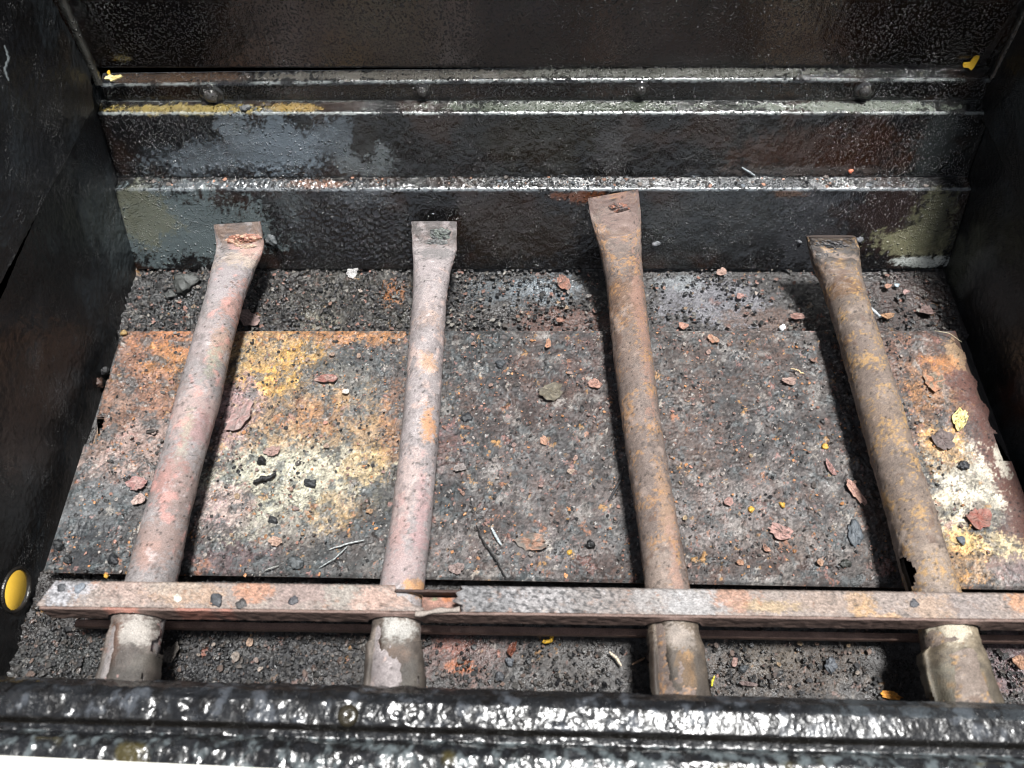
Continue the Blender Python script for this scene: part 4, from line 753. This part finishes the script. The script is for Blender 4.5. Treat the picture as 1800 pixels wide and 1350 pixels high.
#PART2
# ------------------------------------------------------------------ loose flakes, lumps and scraps
def surf(px, py):
    """point of the visible resting surface (rear wall ledge, floor or plate) under a photo point"""
    if py < 468:
        pts = LP if py > 334 else MP
        f = conv_wall(0, pts)(px, py); P = np.array(pts); L = np.concatenate([[0], np.cumsum(np.linalg.norm(np.diff(P, axis=0), axis=1))])
        return np.array([f[0], np.interp(f[1], L, P[:, 0]), np.interp(f[1], L, P[:, 1])])
    P = at(px, py, 2, PZ+.001)
    if pl_y0 < P[1] < pl_y1 and pl_x0 < P[0] < pl_x1: return P
    return at(px, py, 2, -.003)
def dull(c, k=.3):
    g = (c[0]+c[1]+c[2])/3*.9; return tuple(v*(1-k)+(g*.5+m*.5)*k for v, m in zip(c, (104, 88, 78)))
def flake(name, px, py, w, h, c, label, cat, rot_=0, c2=None, thick=.0006, curl=.0010, lift=.0008, group=None, n=13, jag=.17, seed=None, P=None, spots=None, wet=.3, matl=None):
    """thin crust flake: ragged outline, domed and curled, real thickness.  w, h are photo pixels"""
    R_ = np.random.RandomState(seed if seed is not None else int(px*7+py*13) % 99991)
    if 'yellow' not in label: c = dull(c, .58 if not group else .72); c2 = dull(c2) if c2 else None
    P = surf(px, py) if P is None else P; m_ = mpp(P); rx, ry = w/2*m_*.88, h/2*m_*.95
    big = max(w, h) > 22; rings = 5 if big else 3; n = 26 if big else 11
    a = np.linspace(0, 2*np.pi, n, endpoint=False)+R_.uniform(-.1, .1, n); rad = 1+jag*R_.uniform(-1, .7, n)+.12*np.sin(2*a+R_.rand()*6)+.07*np.sin(3*a+R_.rand()*6)+.05*np.sin(5*a+R_.rand()*6)
    V = [(0, 0, 0)]; 
    for k in range(1, rings+1):
        f = k/rings
        for i in range(n): r_ = f*(rad[i]*f+(1-f)); V.append((math.cos(a[i])*r_*rx, math.sin(a[i])*r_*ry, 0))
    V = np.array(V); q = np.hypot(V[:, 0]/rx, V[:, 1]/ry); tx, ty = R_.uniform(-.12, .12, 2); cd = R_.rand()*6
    V[:, 2] = curl*(q**2)*np.cos(np.arctan2(V[:, 1], V[:, 0])*2+cd)*.6+curl*.4*q**2+V[:, 0]*tx+V[:, 1]*ty+.00022*R_.randn(len(V))
    z = V[:, 2]-V[:, 2].min(); T_ = V.copy(); T_[:, 2] = z+thick; B_ = V.copy(); B_[:, 2] = z; nv = len(V)
    tri = []
    for i in range(n):
        j = (i+1) % n; tri.append((0, 1+i, 1+j))
        for k in range(rings-1):
            p, q_, r_, s_ = 1+k*n+i, 1+(k+1)*n+i, 1+(k+1)*n+j, 1+k*n+j; tri += [(p, q_, r_), (p, r_, s_)]
    Q = tri+[(a_+nv, c_+nv, b_+nv) for a_, b_, c_ in tri]
    for i in range(n):
        j = (i+1) % n; p, r_ = 1+(rings-1)*n+i, 1+(rings-1)*n+j; Q += [(p, p+nv, r_+nv), (p, r_+nv, r_)]
    VV = np.vstack([T_, B_]); ca, sa = math.cos(rot_), math.sin(rot_)
    VV = np.stack([VV[:, 0]*ca-VV[:, 1]*sa, VV[:, 0]*sa+VV[:, 1]*ca, VV[:, 2]], -1)+P+np.array([0, 0, lift])
    cc = np.tile(C(*c), (len(VV), 1))*np.clip(1+.3*R_.randn(len(VV), 1), .4, 1.6)
    if c2 is not None:
        m = (fbm(VV[:, 0], VV[:, 1], 250, 3, int(px) % 9) > 0)[:, None]; cc = np.where(m, C(*c2)*np.clip(1+.2*R_.randn(len(VV), 1), .5, 1.5), cc)
    if spots: cc[R_.rand(len(cc)) < .12] = C(30, 26, 22)
    o = mesh_np(name, VV, Q, matl or M_GRIT, None, cc, wet, smooth=False, loc=P); tagp(o, label, cat, group); return o
def lump(name, px, py, r, c, label, cat, flat=.6, group=None, P=None, amp=.42, wet=.45, aspect=1.0, matl=None):
    P = surf(px, py) if P is None else P; m_ = mpp(P); R0 = r*m_*.72
    o = lumpmesh(name, P+np.array([0, 0, R0*flat*.5]), (R0, R0*aspect, R0*flat), c, None, matl or M_GRIT, seed=int(px*3+py) % 9999, wet=wet, seg=(26, 16) if r > 9 else (12, 8), amp=amp, loc=P)
    tagp(o, label, cat, group); return o
FL = [
 (968, 690, 52, 34, (112, 108, 82), 'large olive grey crust flake lying on the plate left of the third tube', 'flake', .1, (92, 84, 66)),
 (1046, 677, 28, 22, (206, 132, 108), 'salmon coloured rust flake touching the left side of the third tube', 'flake', .3, None),
 (934, 955, 68, 30, (186, 118, 82), 'widest orange brown rust flake near the front edge between second and third tube', 'flake', -.1, (104, 96, 88)),
 (1720, 913, 50, 42, (178, 98, 80), 'round brick red rust flake at the right end of the plate', 'flake', .4, (158, 84, 70)),
 (1371, 937, 54, 28, (206, 138, 126), 'pink rust flake with dark dots near the front between third and rightmost tube', 'flake', -.3, None),
 (1502, 866, 20, 56, (206, 136, 116), 'long salmon pink rust flake left of the rightmost tube', 'flake', .35, (196, 150, 130)),
 (1458, 824, 12, 38, (196, 128, 120), 'narrow pink flake standing above the long salmon flake', 'flake', .3, None),
 (1386, 672, 30, 15, (196, 148, 130), 'pale pink brick shaped flake at the middle of the right plate field', 'flake', .0, None),
 (1253, 598, 26, 16, (206, 150, 110), 'tan flake lying on the rear edge of the plate right of the third tube', 'flake', -.3, (180, 120, 90)),
 (1200, 575, 20, 14, (214, 130, 100), 'salmon chip just behind the plate right of the third tube', 'flake', .2, None),
 (1280, 884, 22, 15, (196, 130, 118), 'small pink flake in the middle of the plate right of the third tube', 'flake', .3, None),
 (956, 776, 16, 20, (214, 138, 96), 'orange tan oval chip in the middle of the plate between second and third tube', 'flake', .4, None),
 (963, 607, 13, 18, (226, 140, 90), 'bright orange chip close to the rear plate edge between second and third tube', 'flake', -.2, None),
 (242, 852, 38, 30, (190, 136, 130), 'mauve pink flake left of the first tube', 'flake', .2, (160, 108, 104)),
 (246, 880, 26, 24, (214, 172, 160), 'pale pink flake just in front of the mauve flake left of the first tube', 'flake', -.2, None),
 (574, 668, 46, 17, (200, 146, 130), 'pink flake shaped like a pair of wings between first and second tube', 'flake', -.1, (150, 90, 80)),
 (424, 735, 40, 66, (160, 132, 130), 'tall mauve crust flake right beside the first tube', 'flake', -.3, (164, 126, 122)),
 (437, 562, 52, 32, (146, 108, 104), 'dull mauve flake behind the plate right of the first tube', 'flake', -.25, None),
 (1557, 558, 24, 14, (212, 140, 76), 'orange flake behind the plate right of the rightmost tube', 'flake', -.2, None),
 (1591, 515, 15, 11, (206, 150, 146), 'pale pink chip on the floor strip right of the rightmost tube', 'flake', .2, None),
 (1559, 505, 16, 11, (204, 128, 92), 'rust orange chip near the rear wall right of the rightmost tube', 'flake', .3, None),
 (1627, 548, 24, 26, (130, 92, 88), 'dull purple brown flake behind the right rear corner of the plate', 'flake', -.5, None),
 (1640, 672, 44, 40, (140, 118, 88), 'lifted olive brown peel of rust right of the rightmost tube', 'flake', -.5, (196, 130, 90)),
 (1685, 740, 52, 24, (232, 214, 140), 'cream yellow pitted flake near the right end of the plate', 'flake', .95, None),
 (1563, 1223, 38, 17, (226, 160, 70), 'orange yellow dry leaf lying in front of the rail left of the rightmost tube', 'leaf', -.2, (196, 130, 50)),
 (1790, 1164, 24, 28, (206, 132, 84), 'orange flake at the right edge in front of the rail', 'flake', .2, None),
 (620, 481, 24, 26, (200, 206, 210), 'whitish grey flake at the foot of the rear wall left of the second tube', 'flake', -.6, None),
 (1313, 1203, 34, 9, (130, 104, 104), 'thin mauve sliver on the floor in front of the rail right of the third tube', 'flake', -.15, None),
 (1427, 1102, 16, 9, (150, 142, 168), 'small lilac petal between the channel bar and the rail', 'petal', .6, None),
 (303, 1150, 24, 40, (110, 106, 100), 'grey upright flake on the floor in front of the rail right of the first tube', 'flake', -.1, None),
 (415, 1155, 16, 20, (146, 134, 122), 'light brown grey chip on the black floor in front of the rail', 'flake', .6, None),
 (440, 1130, 16, 16, (196, 150, 116), 'tan crumb on the black floor between first and second tube in front of the rail', 'flake', .2, None),
 (268, 760, 22, 8, (30, 28, 28), 'black charred sliver on the plate left of the first tube', 'char', .2, None),
 (1290, 1165, 20, 12, (190, 136, 124), 'pink chip on the floor in front of the rail right of the third tube', 'flake', 1.2, None),
 (1440, 990, 16, 14, (204, 140, 96), 'orange chip close to the front edge of the plate left of the rightmost tube', 'flake', .2, None),
 (1346, 966, 13, 18, (206, 130, 96), 'small orange chip just in front of the pink dotted flake', 'flake', .3, None),
 (1300, 990, 14, 12, (206, 128, 80), 'orange chip near the front plate edge right of the third tube', 'flake', .3, None),
 (1400, 558, 34, 14, (180, 120, 104), 'flat reddish flake behind the plate left of the rightmost tube', 'flake', 0, (140, 96, 86)),
 (1300, 522, 16, 11, (200, 128, 116), 'round pink chip on the grey floor strip right of the third tube', 'flake', 0, None),
 (1268, 480, 22, 18, (196, 140, 118), 'pale rust flake against the rear wall foot right of the third tube', 'flake', .3, None),
 (990, 500, 24, 34, (130, 78, 62), 'dark red brown flake on the wet patch behind the plate', 'flake', .2, (160, 104, 84)),
 (985, 565, 20, 10, (190, 110, 80), 'curled rust orange flake behind the plate left of the third tube', 'flake', 0, None),
 (803, 1000, 30, 22, (150, 122, 118), 'dull pink crust flake at the front plate edge right of the second tube', 'flake', 0, None),
 (485, 953, 26, 18, (214, 160, 130), 'peach coloured flake near the front of the plate between first and second tube', 'flake', .2, None),
 (480, 795, 28, 22, (190, 138, 124), 'pink flake beside the charred scraps between first and second tube', 'flake', .4, None),
 (608, 690, 14, 12, (206, 200, 190), 'pale grey chip among the yellow crust right of the winged flake', 'flake', .3, None),
 (650, 900, 14, 12, (210, 150, 90), 'ochre chip left of the second tube near a black crust area', 'flake', .3, None),
 (900, 1142, 16, 28, (122, 40, 18), 'glossy red brown shard on the floor in front of the rail', 'shard', -.35, None),
 (809, 824, 24, 18, (150, 142, 142), 'grey flake right of the second tube below the maroon crust', 'flake', .2, None),
 (1003, 830, 14, 10, (206, 170, 140), 'pale tan chip with an orange rim between second and third tube', 'flake', .1, None),
 (1083, 492, 13, 24, (196, 128, 100), 'upright salmon chip close to the left side of the third tube at the rear', 'flake', .2, None),
 (1655, 775, 44, 44, (112, 92, 92), 'purple grey crust flake beside the rightmost tube', 'flake', .3, None),
]
for f in FL:
    thick = .0006
    flake('leaf' if f[6] == 'leaf' else 'petal' if f[6] == 'petal' else 'glossy_shard' if f[6] == 'shard' else 'charred_sliver' if f[6] == 'char' else 'rust_flake', f[0], f[1], f[2], f[3], f[4], f[5], f[6], f[7], f[8], thick=thick, lift=.0005, spots=('dot' in f[5] or 'pitted' in f[5]), wet=.95 if f[6] == 'shard' else .3)
LU = [
 (328, 500, 24, (66, 68, 66), 'largest tarry grey lump on the floor behind the plate left of the first tube', 'lump', .6, 1.1),
 (300, 520, 12, (58, 60, 58), 'smaller tarry lump left of the largest one behind the plate', 'lump', .6, 1.0),
 (1502, 938, 15, (84, 90, 96), 'dark blue grey oval lump near the front left of the rightmost tube', 'lump', .4, 1.9),
 (1485, 992, 12, (52, 54, 50), 'dark lump just in front of the blue grey oval lump', 'lump', .6, .8),
 (1449, 786, 8, (196, 152, 62), 'bright yellow crumb in the middle of the plate right of the third tube', 'crumb', .7, 1.0),
 (1001, 971, 6, (196, 152, 62), 'bright yellow crumb near the front plate edge left of the third tube', 'crumb', .7, 1.0),
 (187, 1013, 7, (196, 152, 62), 'bright yellow crumb behind the left part of the channel bar', 'crumb', .6, .8),
 (1375, 888, 7, (196, 152, 62), 'right crumb of a yellow group near the front right of the third tube', 'crumb', .6, 1.0),
 (1320, 896, 7, (196, 152, 62), 'left crumb of a yellow group near the front right of the third tube', 'crumb', .6, 1.1),
 (1037, 959, 10, (22, 22, 24), 'round black bead near the front plate edge left of the third tube', 'bead', .9, 1.0),
 (460, 812, 10, (22, 22, 24), 'black charred nub right of the first tube above a longer charred scrap', 'char', .9, 1.0),
 (1375, 576, 7, (226, 228, 230), 'white chip on the rear plate edge left of the rightmost tube', 'chip', .5, 1.3),
 (1576, 502, 6, (170, 186, 194), 'pale blue grey chip right of the rightmost tube near the rear wall', 'chip', .5, 1.0),
 (1460, 1171, 12, (84, 88, 94), 'smooth dark grey oval stone on the floor in front of the rail', 'stone', .6, 1.35),
 (1307, 1175, 10, (56, 60, 64), 'small dark grey stone right of the third tube in front of the rail', 'stone', .5, .7),
 (1692, 820, 13, (44, 46, 50), 'black lump on the white patch at the right end of the plate', 'lump', .6, .8),
 (1647, 853, 5, (36, 36, 38), 'small black bead on the white patch right of the rightmost tube', 'bead', .9, 1.0),
 (1690, 950, 9, (90, 96, 104), 'blue grey chip in front of the white patch at the right', 'chip', .4, 1.2),
 (172, 676, 13, (70, 50, 42), 'brown lump wedged between plate and left wall', 'lump', .8, 1.0),
 (184, 654, 11, (28, 28, 30), 'black lump wedged above the brown one beside the left wall', 'lump', .8, .8),
 (218, 587, 9, (150, 124, 80), 'pale ochre lump at the left rear corner of the plate', 'lump', .7, .8),
 (896, 1163, 10, (84, 88, 94), 'blue grey pebble just in front of the glossy red brown shard', 'stone', .5, .9),
 (878, 1190, 11, (66, 68, 72), 'dark grey pebble on the floor in front of the rail between second and third tube', 'stone', .5, .9),
 (478, 424, 14, (86, 90, 92), 'grey grease blob on the rear wall beside the end of the first tube', 'grease blob', .8, 1.0),
 (1153, 430, 9, (120, 122, 126), 'shiny grease blob on the rear wall right of the third tube end', 'grease blob', .7, .8),
 (1509, 424, 9, (92, 94, 98), 'grey grease blob at the right corner of the rightmost tube end', 'grease blob', .8, 1.0),
 (1405, 427, 7, (110, 112, 116), 'small pale grease blob left of the rightmost tube end', 'grease blob', .8, .7),
 (1495, 302, 6, (226, 130, 100), 'round salmon pellet on the rear ledge above the rightmost tube', 'pellet', .8, 1.0),
 (432, 192, 11, (80, 82, 84), 'grey grease lump on the yellowish strip of the rear wall', 'grease blob', .6, .8),
 (880, 640, 10, (60, 64, 68), 'charcoal lump on the plate right of the second tube near the rear', 'lump', .5, 1.0),
 (820, 735, 11, (44, 46, 50), 'black lump on the plate right of the second tube near its middle', 'lump', .5, 1.0),
 (545, 850, 16, (40, 42, 44), 'flat black crust piece between first and second tube', 'lump', .3, .6),
 (520, 990, 22, (70, 74, 76), 'ring shaped grey crust lump at the front plate edge between first and second tube', 'lump', .3, .7),
 (480, 915, 12, (44, 46, 48), 'dark lump near the front of the plate left of centre between first and second tube', 'lump', .4, .7),
 (200, 985, 14, (40, 42, 46), 'black lump near the left front corner of the plate left of the first tube', 'lump', .6, .9),
 (105, 960, 13, (34, 36, 38), 'black lump beside the left front corner of the plate', 'lump', .8, 1.0),
 (120, 985, 10, (44, 46, 48), 'small dark lump just behind the left front plate corner', 'lump', .8, 1.0),
]
for l in LU:
    P = None
    nm = {'lump': 'tarry_lump', 'crumb': 'yellow_crumb', 'bead': 'black_bead', 'char': 'charred_nub', 'chip': 'pale_chip', 'stone': 'stone', 'grease blob': 'grease_blob', 'pellet': 'pellet'}[l[5]]
    lump(nm, l[0], l[1], l[2], l[3], l[4], l[5], flat=l[6], aspect=l[7], P=P)
def stick(name, pts, r, c, label, cat, z=.002, wet=.3, n=26, kink=.0003, P0=None, taper=.5):
    """thin rod or strand through photo points"""
    W = []
    for (px, py, dz) in pts:
        P = surf(px, py) if P0 is None else at(px, py, 2, P0); W.append(P+np.array([0, 0, z+dz]))
    r = r*.72; W = np.array(W); t = np.linspace(0, len(W)-1, n); Cc = np.stack([np.interp(t, range(len(W)), W[:, i]) for i in range(3)], -1)
    if len(W) > 2:
        for _ in range(4): Cc[1:-1] = (Cc[:-2]+2*Cc[1:-1]+Cc[2:])/4
    Cc += rs.randn(n, 3)*kink*.3; T = np.gradient(Cc, axis=0); T /= np.linalg.norm(T, axis=1)[:, None]+1e-9
    A = np.cross(T, [0, 0, 1.]); A /= np.linalg.norm(A, axis=1)[:, None]+1e-9; B = np.cross(A, T); V = []; Q = []; m = 6
    for i in range(n):
        f = r*(1-taper*abs(2*i/(n-1)-1)**3)*(1+.15*math.sin(i*1.7))
        for j in range(m): q = j*2*math.pi/m; V.append(Cc[i]+A[i]*math.cos(q)*f+B[i]*math.sin(q)*f)
    for i in range(n-1):
        for j in range(m): Q.append((i*m+j, i*m+(j+1) % m, (i+1)*m+(j+1) % m, (i+1)*m+j))
    V = np.array(V); o = mesh_np(name, V, Q, M_GRIT, None, np.tile(C(*c), (len(V), 1))*np.clip(1+.25*rs.randn(len(V), 1), .5, 1.5), wet, loc=W[0])
    tagp(o, label, cat); return o
stick('charred_stick', [(1096, 826, .001), (1088, 850, 0), (1070, 882, 0)], .0013, (46, 46, 48), 'charred black stick leaning beside the third tube', 'stick')
stick('charred_scrap', [(447, 852, 0), (462, 843, .001), (470, 846, .001), (486, 836, .0)], .0021, (24, 24, 26), 'twisted black charred scrap on the pale crust right of the first tube', 'char', kink=.0012)
stick('metal_stub', [(1528, 546, .001), (1544, 561, .001)], .0016, (180, 186, 190), 'short pale grey cylindrical stub lying beside the rightmost tube', 'stub', taper=.1)
stick('pale_sliver', [(864, 930, 0), (872, 945, 0), (881, 960, 0)], .0013, (176, 186, 190), 'slim pale grey sliver standing out near the front right of the second tube', 'sliver')
stick('pale_sliver', [(580, 968, 0), (610, 958, 0), (642, 952, .001)], .0007, (170, 174, 174), 'upper thin grey strand near the front plate edge left of the second tube', 'strand')
stick('pale_sliver', [(562, 1000, 0), (590, 985, .001), (612, 962, 0)], .0006, (150, 156, 156), 'lower curved grey strand near the front plate edge left of the second tube', 'strand')
stick('grass_strand', [(456, 1020, .0), (470, 1004, .001), (492, 996, .0)], .0006, (150, 150, 146), 'short grey strand behind the channel bar right of the first tube', 'strand')
stick('black_wire', [(838, 925, 0), (850, 955, .001), (872, 985, 0), (890, 1018, 0)], .0008, (24, 22, 22), 'thin black cracked strand running to the front plate edge right of the second tube', 'strand', kink=.001)
stick('straw', [(1640, 584, .0), (1665, 590, .001), (1688, 604, 0)], .0004, (190, 180, 150), 'thin pale straw on the right rear corner of the plate', 'straw')
stick('yellow_sliver', [(1254, 1190, .001), (1250, 1200, .001), (1250, 1207, 0)], .0009, (216, 206, 60), 'yellow green sliver on the floor beside the third tube front end', 'sliver')
stick('pale_twig', [(1070, 1148, .001), (1082, 1158, .001), (1092, 1172, 0)], .0012, (206, 190, 170), 'pale broken twig on the floor left of the third tube front end', 'twig')
stick('pale_twig', [(1110, 1170, .001), (1132, 1158, .001)], .0009, (150, 120, 96), 'brown twig right beside the pale broken twig', 'twig')
stick('root_scrap', [(1388, 652, .001), (1400, 655, .001), (1412, 660, .0)], .0007, (214, 190, 150), 'tiny cream root scrap above the brick shaped flake', 'scrap', kink=.001)
stick('weld_stub', [(1303, 296, -.001), (1303, 316, -.001)], .0012, (150, 156, 160), 'short pale metal stub across the rear ledge', 'stub')
stick('cobweb_scrap', [(4, 50, 0), (12, 72, 0), (4, 92, 0), (12, 112, 0)], .0010, (66, 72, 74), 'grey fluff scrap stuck to the left lid panel', 'fluff', P0=.2, kink=.0004)
o = bpy.data.objects[[x.name for x in bpy.data.objects if x.name.startswith('cobweb_scrap')][0]]
P = at(8, 80, 0, XS+.002); o.location = P
# yellow curl
Pc = surf(960, 1121); V = []; Q = []
for i in range(30):
    a = i/29*5.0-2.2; r0 = .0034+.0002*math.sin(i)
    for j in range(7): q = j*2*math.pi/7; rr = r0+.0012*math.cos(q); V.append((Pc[0]+rr*math.cos(a), Pc[1]+rr*math.sin(a)*.9, Pc[2]+.003+.0012*math.sin(q)))
for i in range(29):
    for j in range(7): Q.append((i*7+j, i*7+(j+1) % 7, (i+1)*7+(j+1) % 7, (i+1)*7+j))
tagp(mesh_np('yellow_curl', V, Q, M_GRIT, None, np.tile(C(226, 178, 50), (len(V), 1))*np.clip(1+.25*rs.randn(len(V), 1), .5, 1.5), .4, loc=Pc), 'curled ochre yellow ring lying against the rail between second and third tube', 'curl')
# pale leaf and yellow pieces in the corners of the upper ledge
def ledge_pt(px, py):
    f = conv_wall(0, UP)(px, py); P = np.array(UP); L = np.concatenate([[0], np.cumsum(np.linalg.norm(np.diff(P, axis=0), axis=1))])
    return np.array([f[0], np.interp(f[1], L, P[:, 0]), np.interp(f[1], L, P[:, 1])])
M_LEAF = plain('pale_yellow_leaf', (232, 214, 150), .5, grain=.15, bump=(600, .0003, .4))
flake('pale_leaf', 206, 144, 30, 15, (232, 214, 150), 'pale yellow leaf scrap at the left end of the upper ledge', 'leaf', .25, P=ledge_pt(206, 142)+np.array([0, -.001, .001]), thick=.0008, matl=M_LEAF)
flake('yellow_speck', 196, 134, 8, 10, (255, 205, 30), 'tiny yellow speck behind the pale leaf scrap in the left corner', 'speck', .2, P=ledge_pt(196, 134)+np.array([0, -.001, .002]), matl=M_YEL)
yd = 0
YS = [(1693, 116), (1695, 112), (1706, 111), (1716, 98), (1722, 99), (1721, 103), (1712, 119), (1707, 124), (1702, 119), (1694, 119)]  # added for a gap onto the yellow outside, tilted to catch light
Pw = ledge_pt(1700, 122); NY = np.array([0, -.64, .77]); pts = []
for a, b in YS:
    d = MC@np.array([(a-CX)/F, -(b-CY)/F, -1.]); Q0 = Pw+np.array([0, -.006, .004]); pts.append(CAMP+d*float((Q0-CAMP)@NY/(d@NY))); n = len(pts)
V = [(p[0], p[1], p[2]) for p in pts]+[(p[0], p[1]+.0015, p[2]) for p in pts]
import bmesh
bm = bmesh.new(); a = [bm.verts.new(v) for v in V]; bm.faces.new(a[:n][::-1]); bm.faces.new(a[n:])
for i in range(n): bm.faces.new((a[i], a[(i+1) % n], a[n+(i+1) % n], a[n+i]))
bmesh.ops.triangulate(bm, faces=bm.faces[:]); bm.verts.index_update(); V = np.array([v.co[:] for v in bm.verts]); Q = [[v.index for v in f.verts] for f in bm.faces]; bm.free()
tagp(mesh_np('yellow_gap_piece', V, Q, M_YEL, None, None, None, smooth=False, loc=pts[0]), 'bright yellow forked piece filling in for a see-through gap in the right corner of the upper ledge', 'scrap')
# ------------------------------------------------------------------ small flakes that nothing tells apart, by field
fields = [
 ('small_flake', 'small rust flake lying in the crust between first and second tube', 'small flakes between first and second tube', (400, 690, 600, 990), [(206, 150, 110), (190, 140, 130), (214, 206, 190), (60, 60, 62), (214, 160, 90)], 26),
 ('small_flake', 'small rust flake lying in the crust between second and third tube', 'small flakes between second and third tube', (790, 1110, 600, 1000), [(196, 120, 90), (206, 140, 116), (150, 144, 142), (52, 52, 54), (190, 130, 120)], 28),
 ('small_flake', 'small rust flake lying in the crust between third and rightmost tube', 'small flakes between third and rightmost tube', (1190, 1530, 600, 1000), [(200, 126, 94), (206, 140, 120), (216, 170, 90), (60, 56, 54), (186, 176, 168)], 28),
 ('small_flake', 'small chip lying on the crusted floor strip behind the plate', 'small chips behind the plate', (270, 1660, 480, 572), [(196, 110, 74), (206, 140, 110), (150, 150, 150), (48, 48, 48), (206, 190, 170), (190, 140, 80)], 36),
 ('small_flake', 'small chip lying on the floor strip in front of the rail', 'small chips in front of the rail', (300, 1780, 1130, 1195), [(170, 110, 84), (150, 120, 110), (70, 70, 72), (190, 170, 150), (44, 44, 46), (200, 150, 80)], 36),
 ('small_flake', 'small flake on the plate left of the first tube', 'small flakes left of the first tube', (200, 290, 620, 980), [(190, 120, 84), (96, 94, 94), (180, 150, 140), (44, 44, 46)], 10)]
for (nm, lb, gr, (xa, xb, ya, yb_), cols, cnt) in fields:
    for i in range(cnt):
        px, py = random.uniform(xa, xb), random.uniform(ya, yb_); c = random.choice(cols); w = random.uniform(5, 12)*(1 if py > 600 else .9)
        flake(nm, px, py, w, w*random.uniform(.55, 1), c, lb, 'flake', random.uniform(0, 3.1), group=gr, thick=.0006, curl=.0005, lift=.0003, seed=i*31+int(xa))
# ------------------------------------------------------------------ loose grit: one mass nobody could count
def grit(name, label, npc, region, pal, rmin, rmax, seed, zf, dens=None):
    R_ = np.random.RandomState(seed); ico = np.array([(1, 0, 0), (-1, 0, 0), (0, 1, 0), (0, -1, 0), (0, 0, 1), (0, 0, -1), (.6, .6, .5), (-.6, .6, .5), (-.6, -.6, .5), (.6, -.6, .5)])
    import bmesh
    bm = bmesh.new(); [bm.verts.new(v*(1/np.linalg.norm(v))) for v in ico]; bmesh.ops.convex_hull(bm, input=bm.verts[:]); bm.verts.index_update(); bv = np.array([v.co[:] for v in bm.verts]); bf = np.array([[v.index for v in f.verts] for f in bm.faces]); bm.free()
    xa, xb, ya, yb_ = region; x = R_.uniform(xa, xb, npc*3); y = R_.uniform(ya, yb_, npc*3)
    w = fbm(x, y, 55, 3, seed % 7)*.9+.5+(dens(x, y) if dens else 0); kp = R_.rand(len(x)) < np.clip(w, .03, 1); x, y = x[kp][:npc], y[kp][:npc]; k = len(x)
    r = rmin+(rmax-rmin)*R_.rand(k)**3; sc = R_.uniform(.6, 1.3, (k, 1, 3))*np.array([1, 1, .6]); jit = 1+.3*R_.uniform(-1, 1, (k, len(bv), 1)); a = R_.rand(k)*6.28
    v = bv[None]*jit*sc*r[:, None, None]; ca, sa = np.cos(a)[:, None], np.sin(a)[:, None]
    v = np.stack([v[..., 0]*ca-v[..., 1]*sa, v[..., 0]*sa+v[..., 1]*ca, v[..., 2]], -1); v += np.stack([x, y, zf(x, y)-r*.05], -1)[:, None, :]
    q = (bf[None]+(np.arange(k)*len(bv))[:, None, None]).reshape(-1, 3); pal = np.array([C(*p) for p in pal]); cc = pal[R_.randint(0, len(pal), k)]*R_.uniform(.5, 1.4, (k, 1))
    o = mesh_np(name, v.reshape(-1, 3), q, M_GRIT, None, np.repeat(cc, len(bv), 0), np.repeat(R_.uniform(0, 1, k), len(bv)), smooth=False, loc=((xa+xb)/2, (ya+yb_)/2, 0))
    tagp(o, label, 'grit', kind='stuff')
DK = [(26, 26, 28), (36, 36, 38), (50, 48, 46), (22, 22, 24), (66, 60, 56)]
grit('plate_grit', 'fine dark and rusty grit strewn over the rusty plate', 6500, (pl_x0+.004, pl_x1-.035, pl_y0+.002, pl_y1-.002), DK+[(150, 110, 96), (170, 120, 80), (140, 132, 126), (120, 96, 88)], .0003, .0013, 5, lambda x, y: np.full_like(x, PZ+.0014))
grit('rear_grit', 'black tarry grit heaped on the floor strip behind the plate', 9000, (XL+.004, XR-.004, pl_y1, .386), DK*2+[(120, 90, 80), (110, 106, 100)], .0003, .0019, 6, lambda x, y: np.full_like(x, -.003), dens=lambda x, y: .7*(x < -.02)-.35*(x > .1))
grit('front_grit', 'black and brown grit on the floor in front of the plate', 9000, (XL+.004, XR+.03, .07, pl_y0-.001), DK*4+[(84, 70, 64), (100, 84, 76)], .0004, .0018, 8, lambda x, y: np.full_like(x, -.003), dens=lambda x, y: .6*(x < -.06)-.1)
lx0 = at(240, 322, 2, LP[2][1])[0]
grit('ledge_grit', 'grease crumbs clinging along the rear ledge', 900, (XL+.02, XR-.03, (LP[1][0]+LP[2][0])/2-.003, LP[2][0]), DK*2+[(120, 110, 104), (150, 110, 90), (86, 92, 98)], .0004, .0022, 9, lambda x, y: LP[1][1]+(y-LP[1][0])*(LP[2][1]-LP[1][1])/(LP[2][0]-LP[1][0]), dens=lambda x, y: .3*(x < .08)-.3)

# the lid hangs on the grill's hinges: a part of it
lid.parent = box; lid.location = (.02-.02, .47-.23, .13+.01)
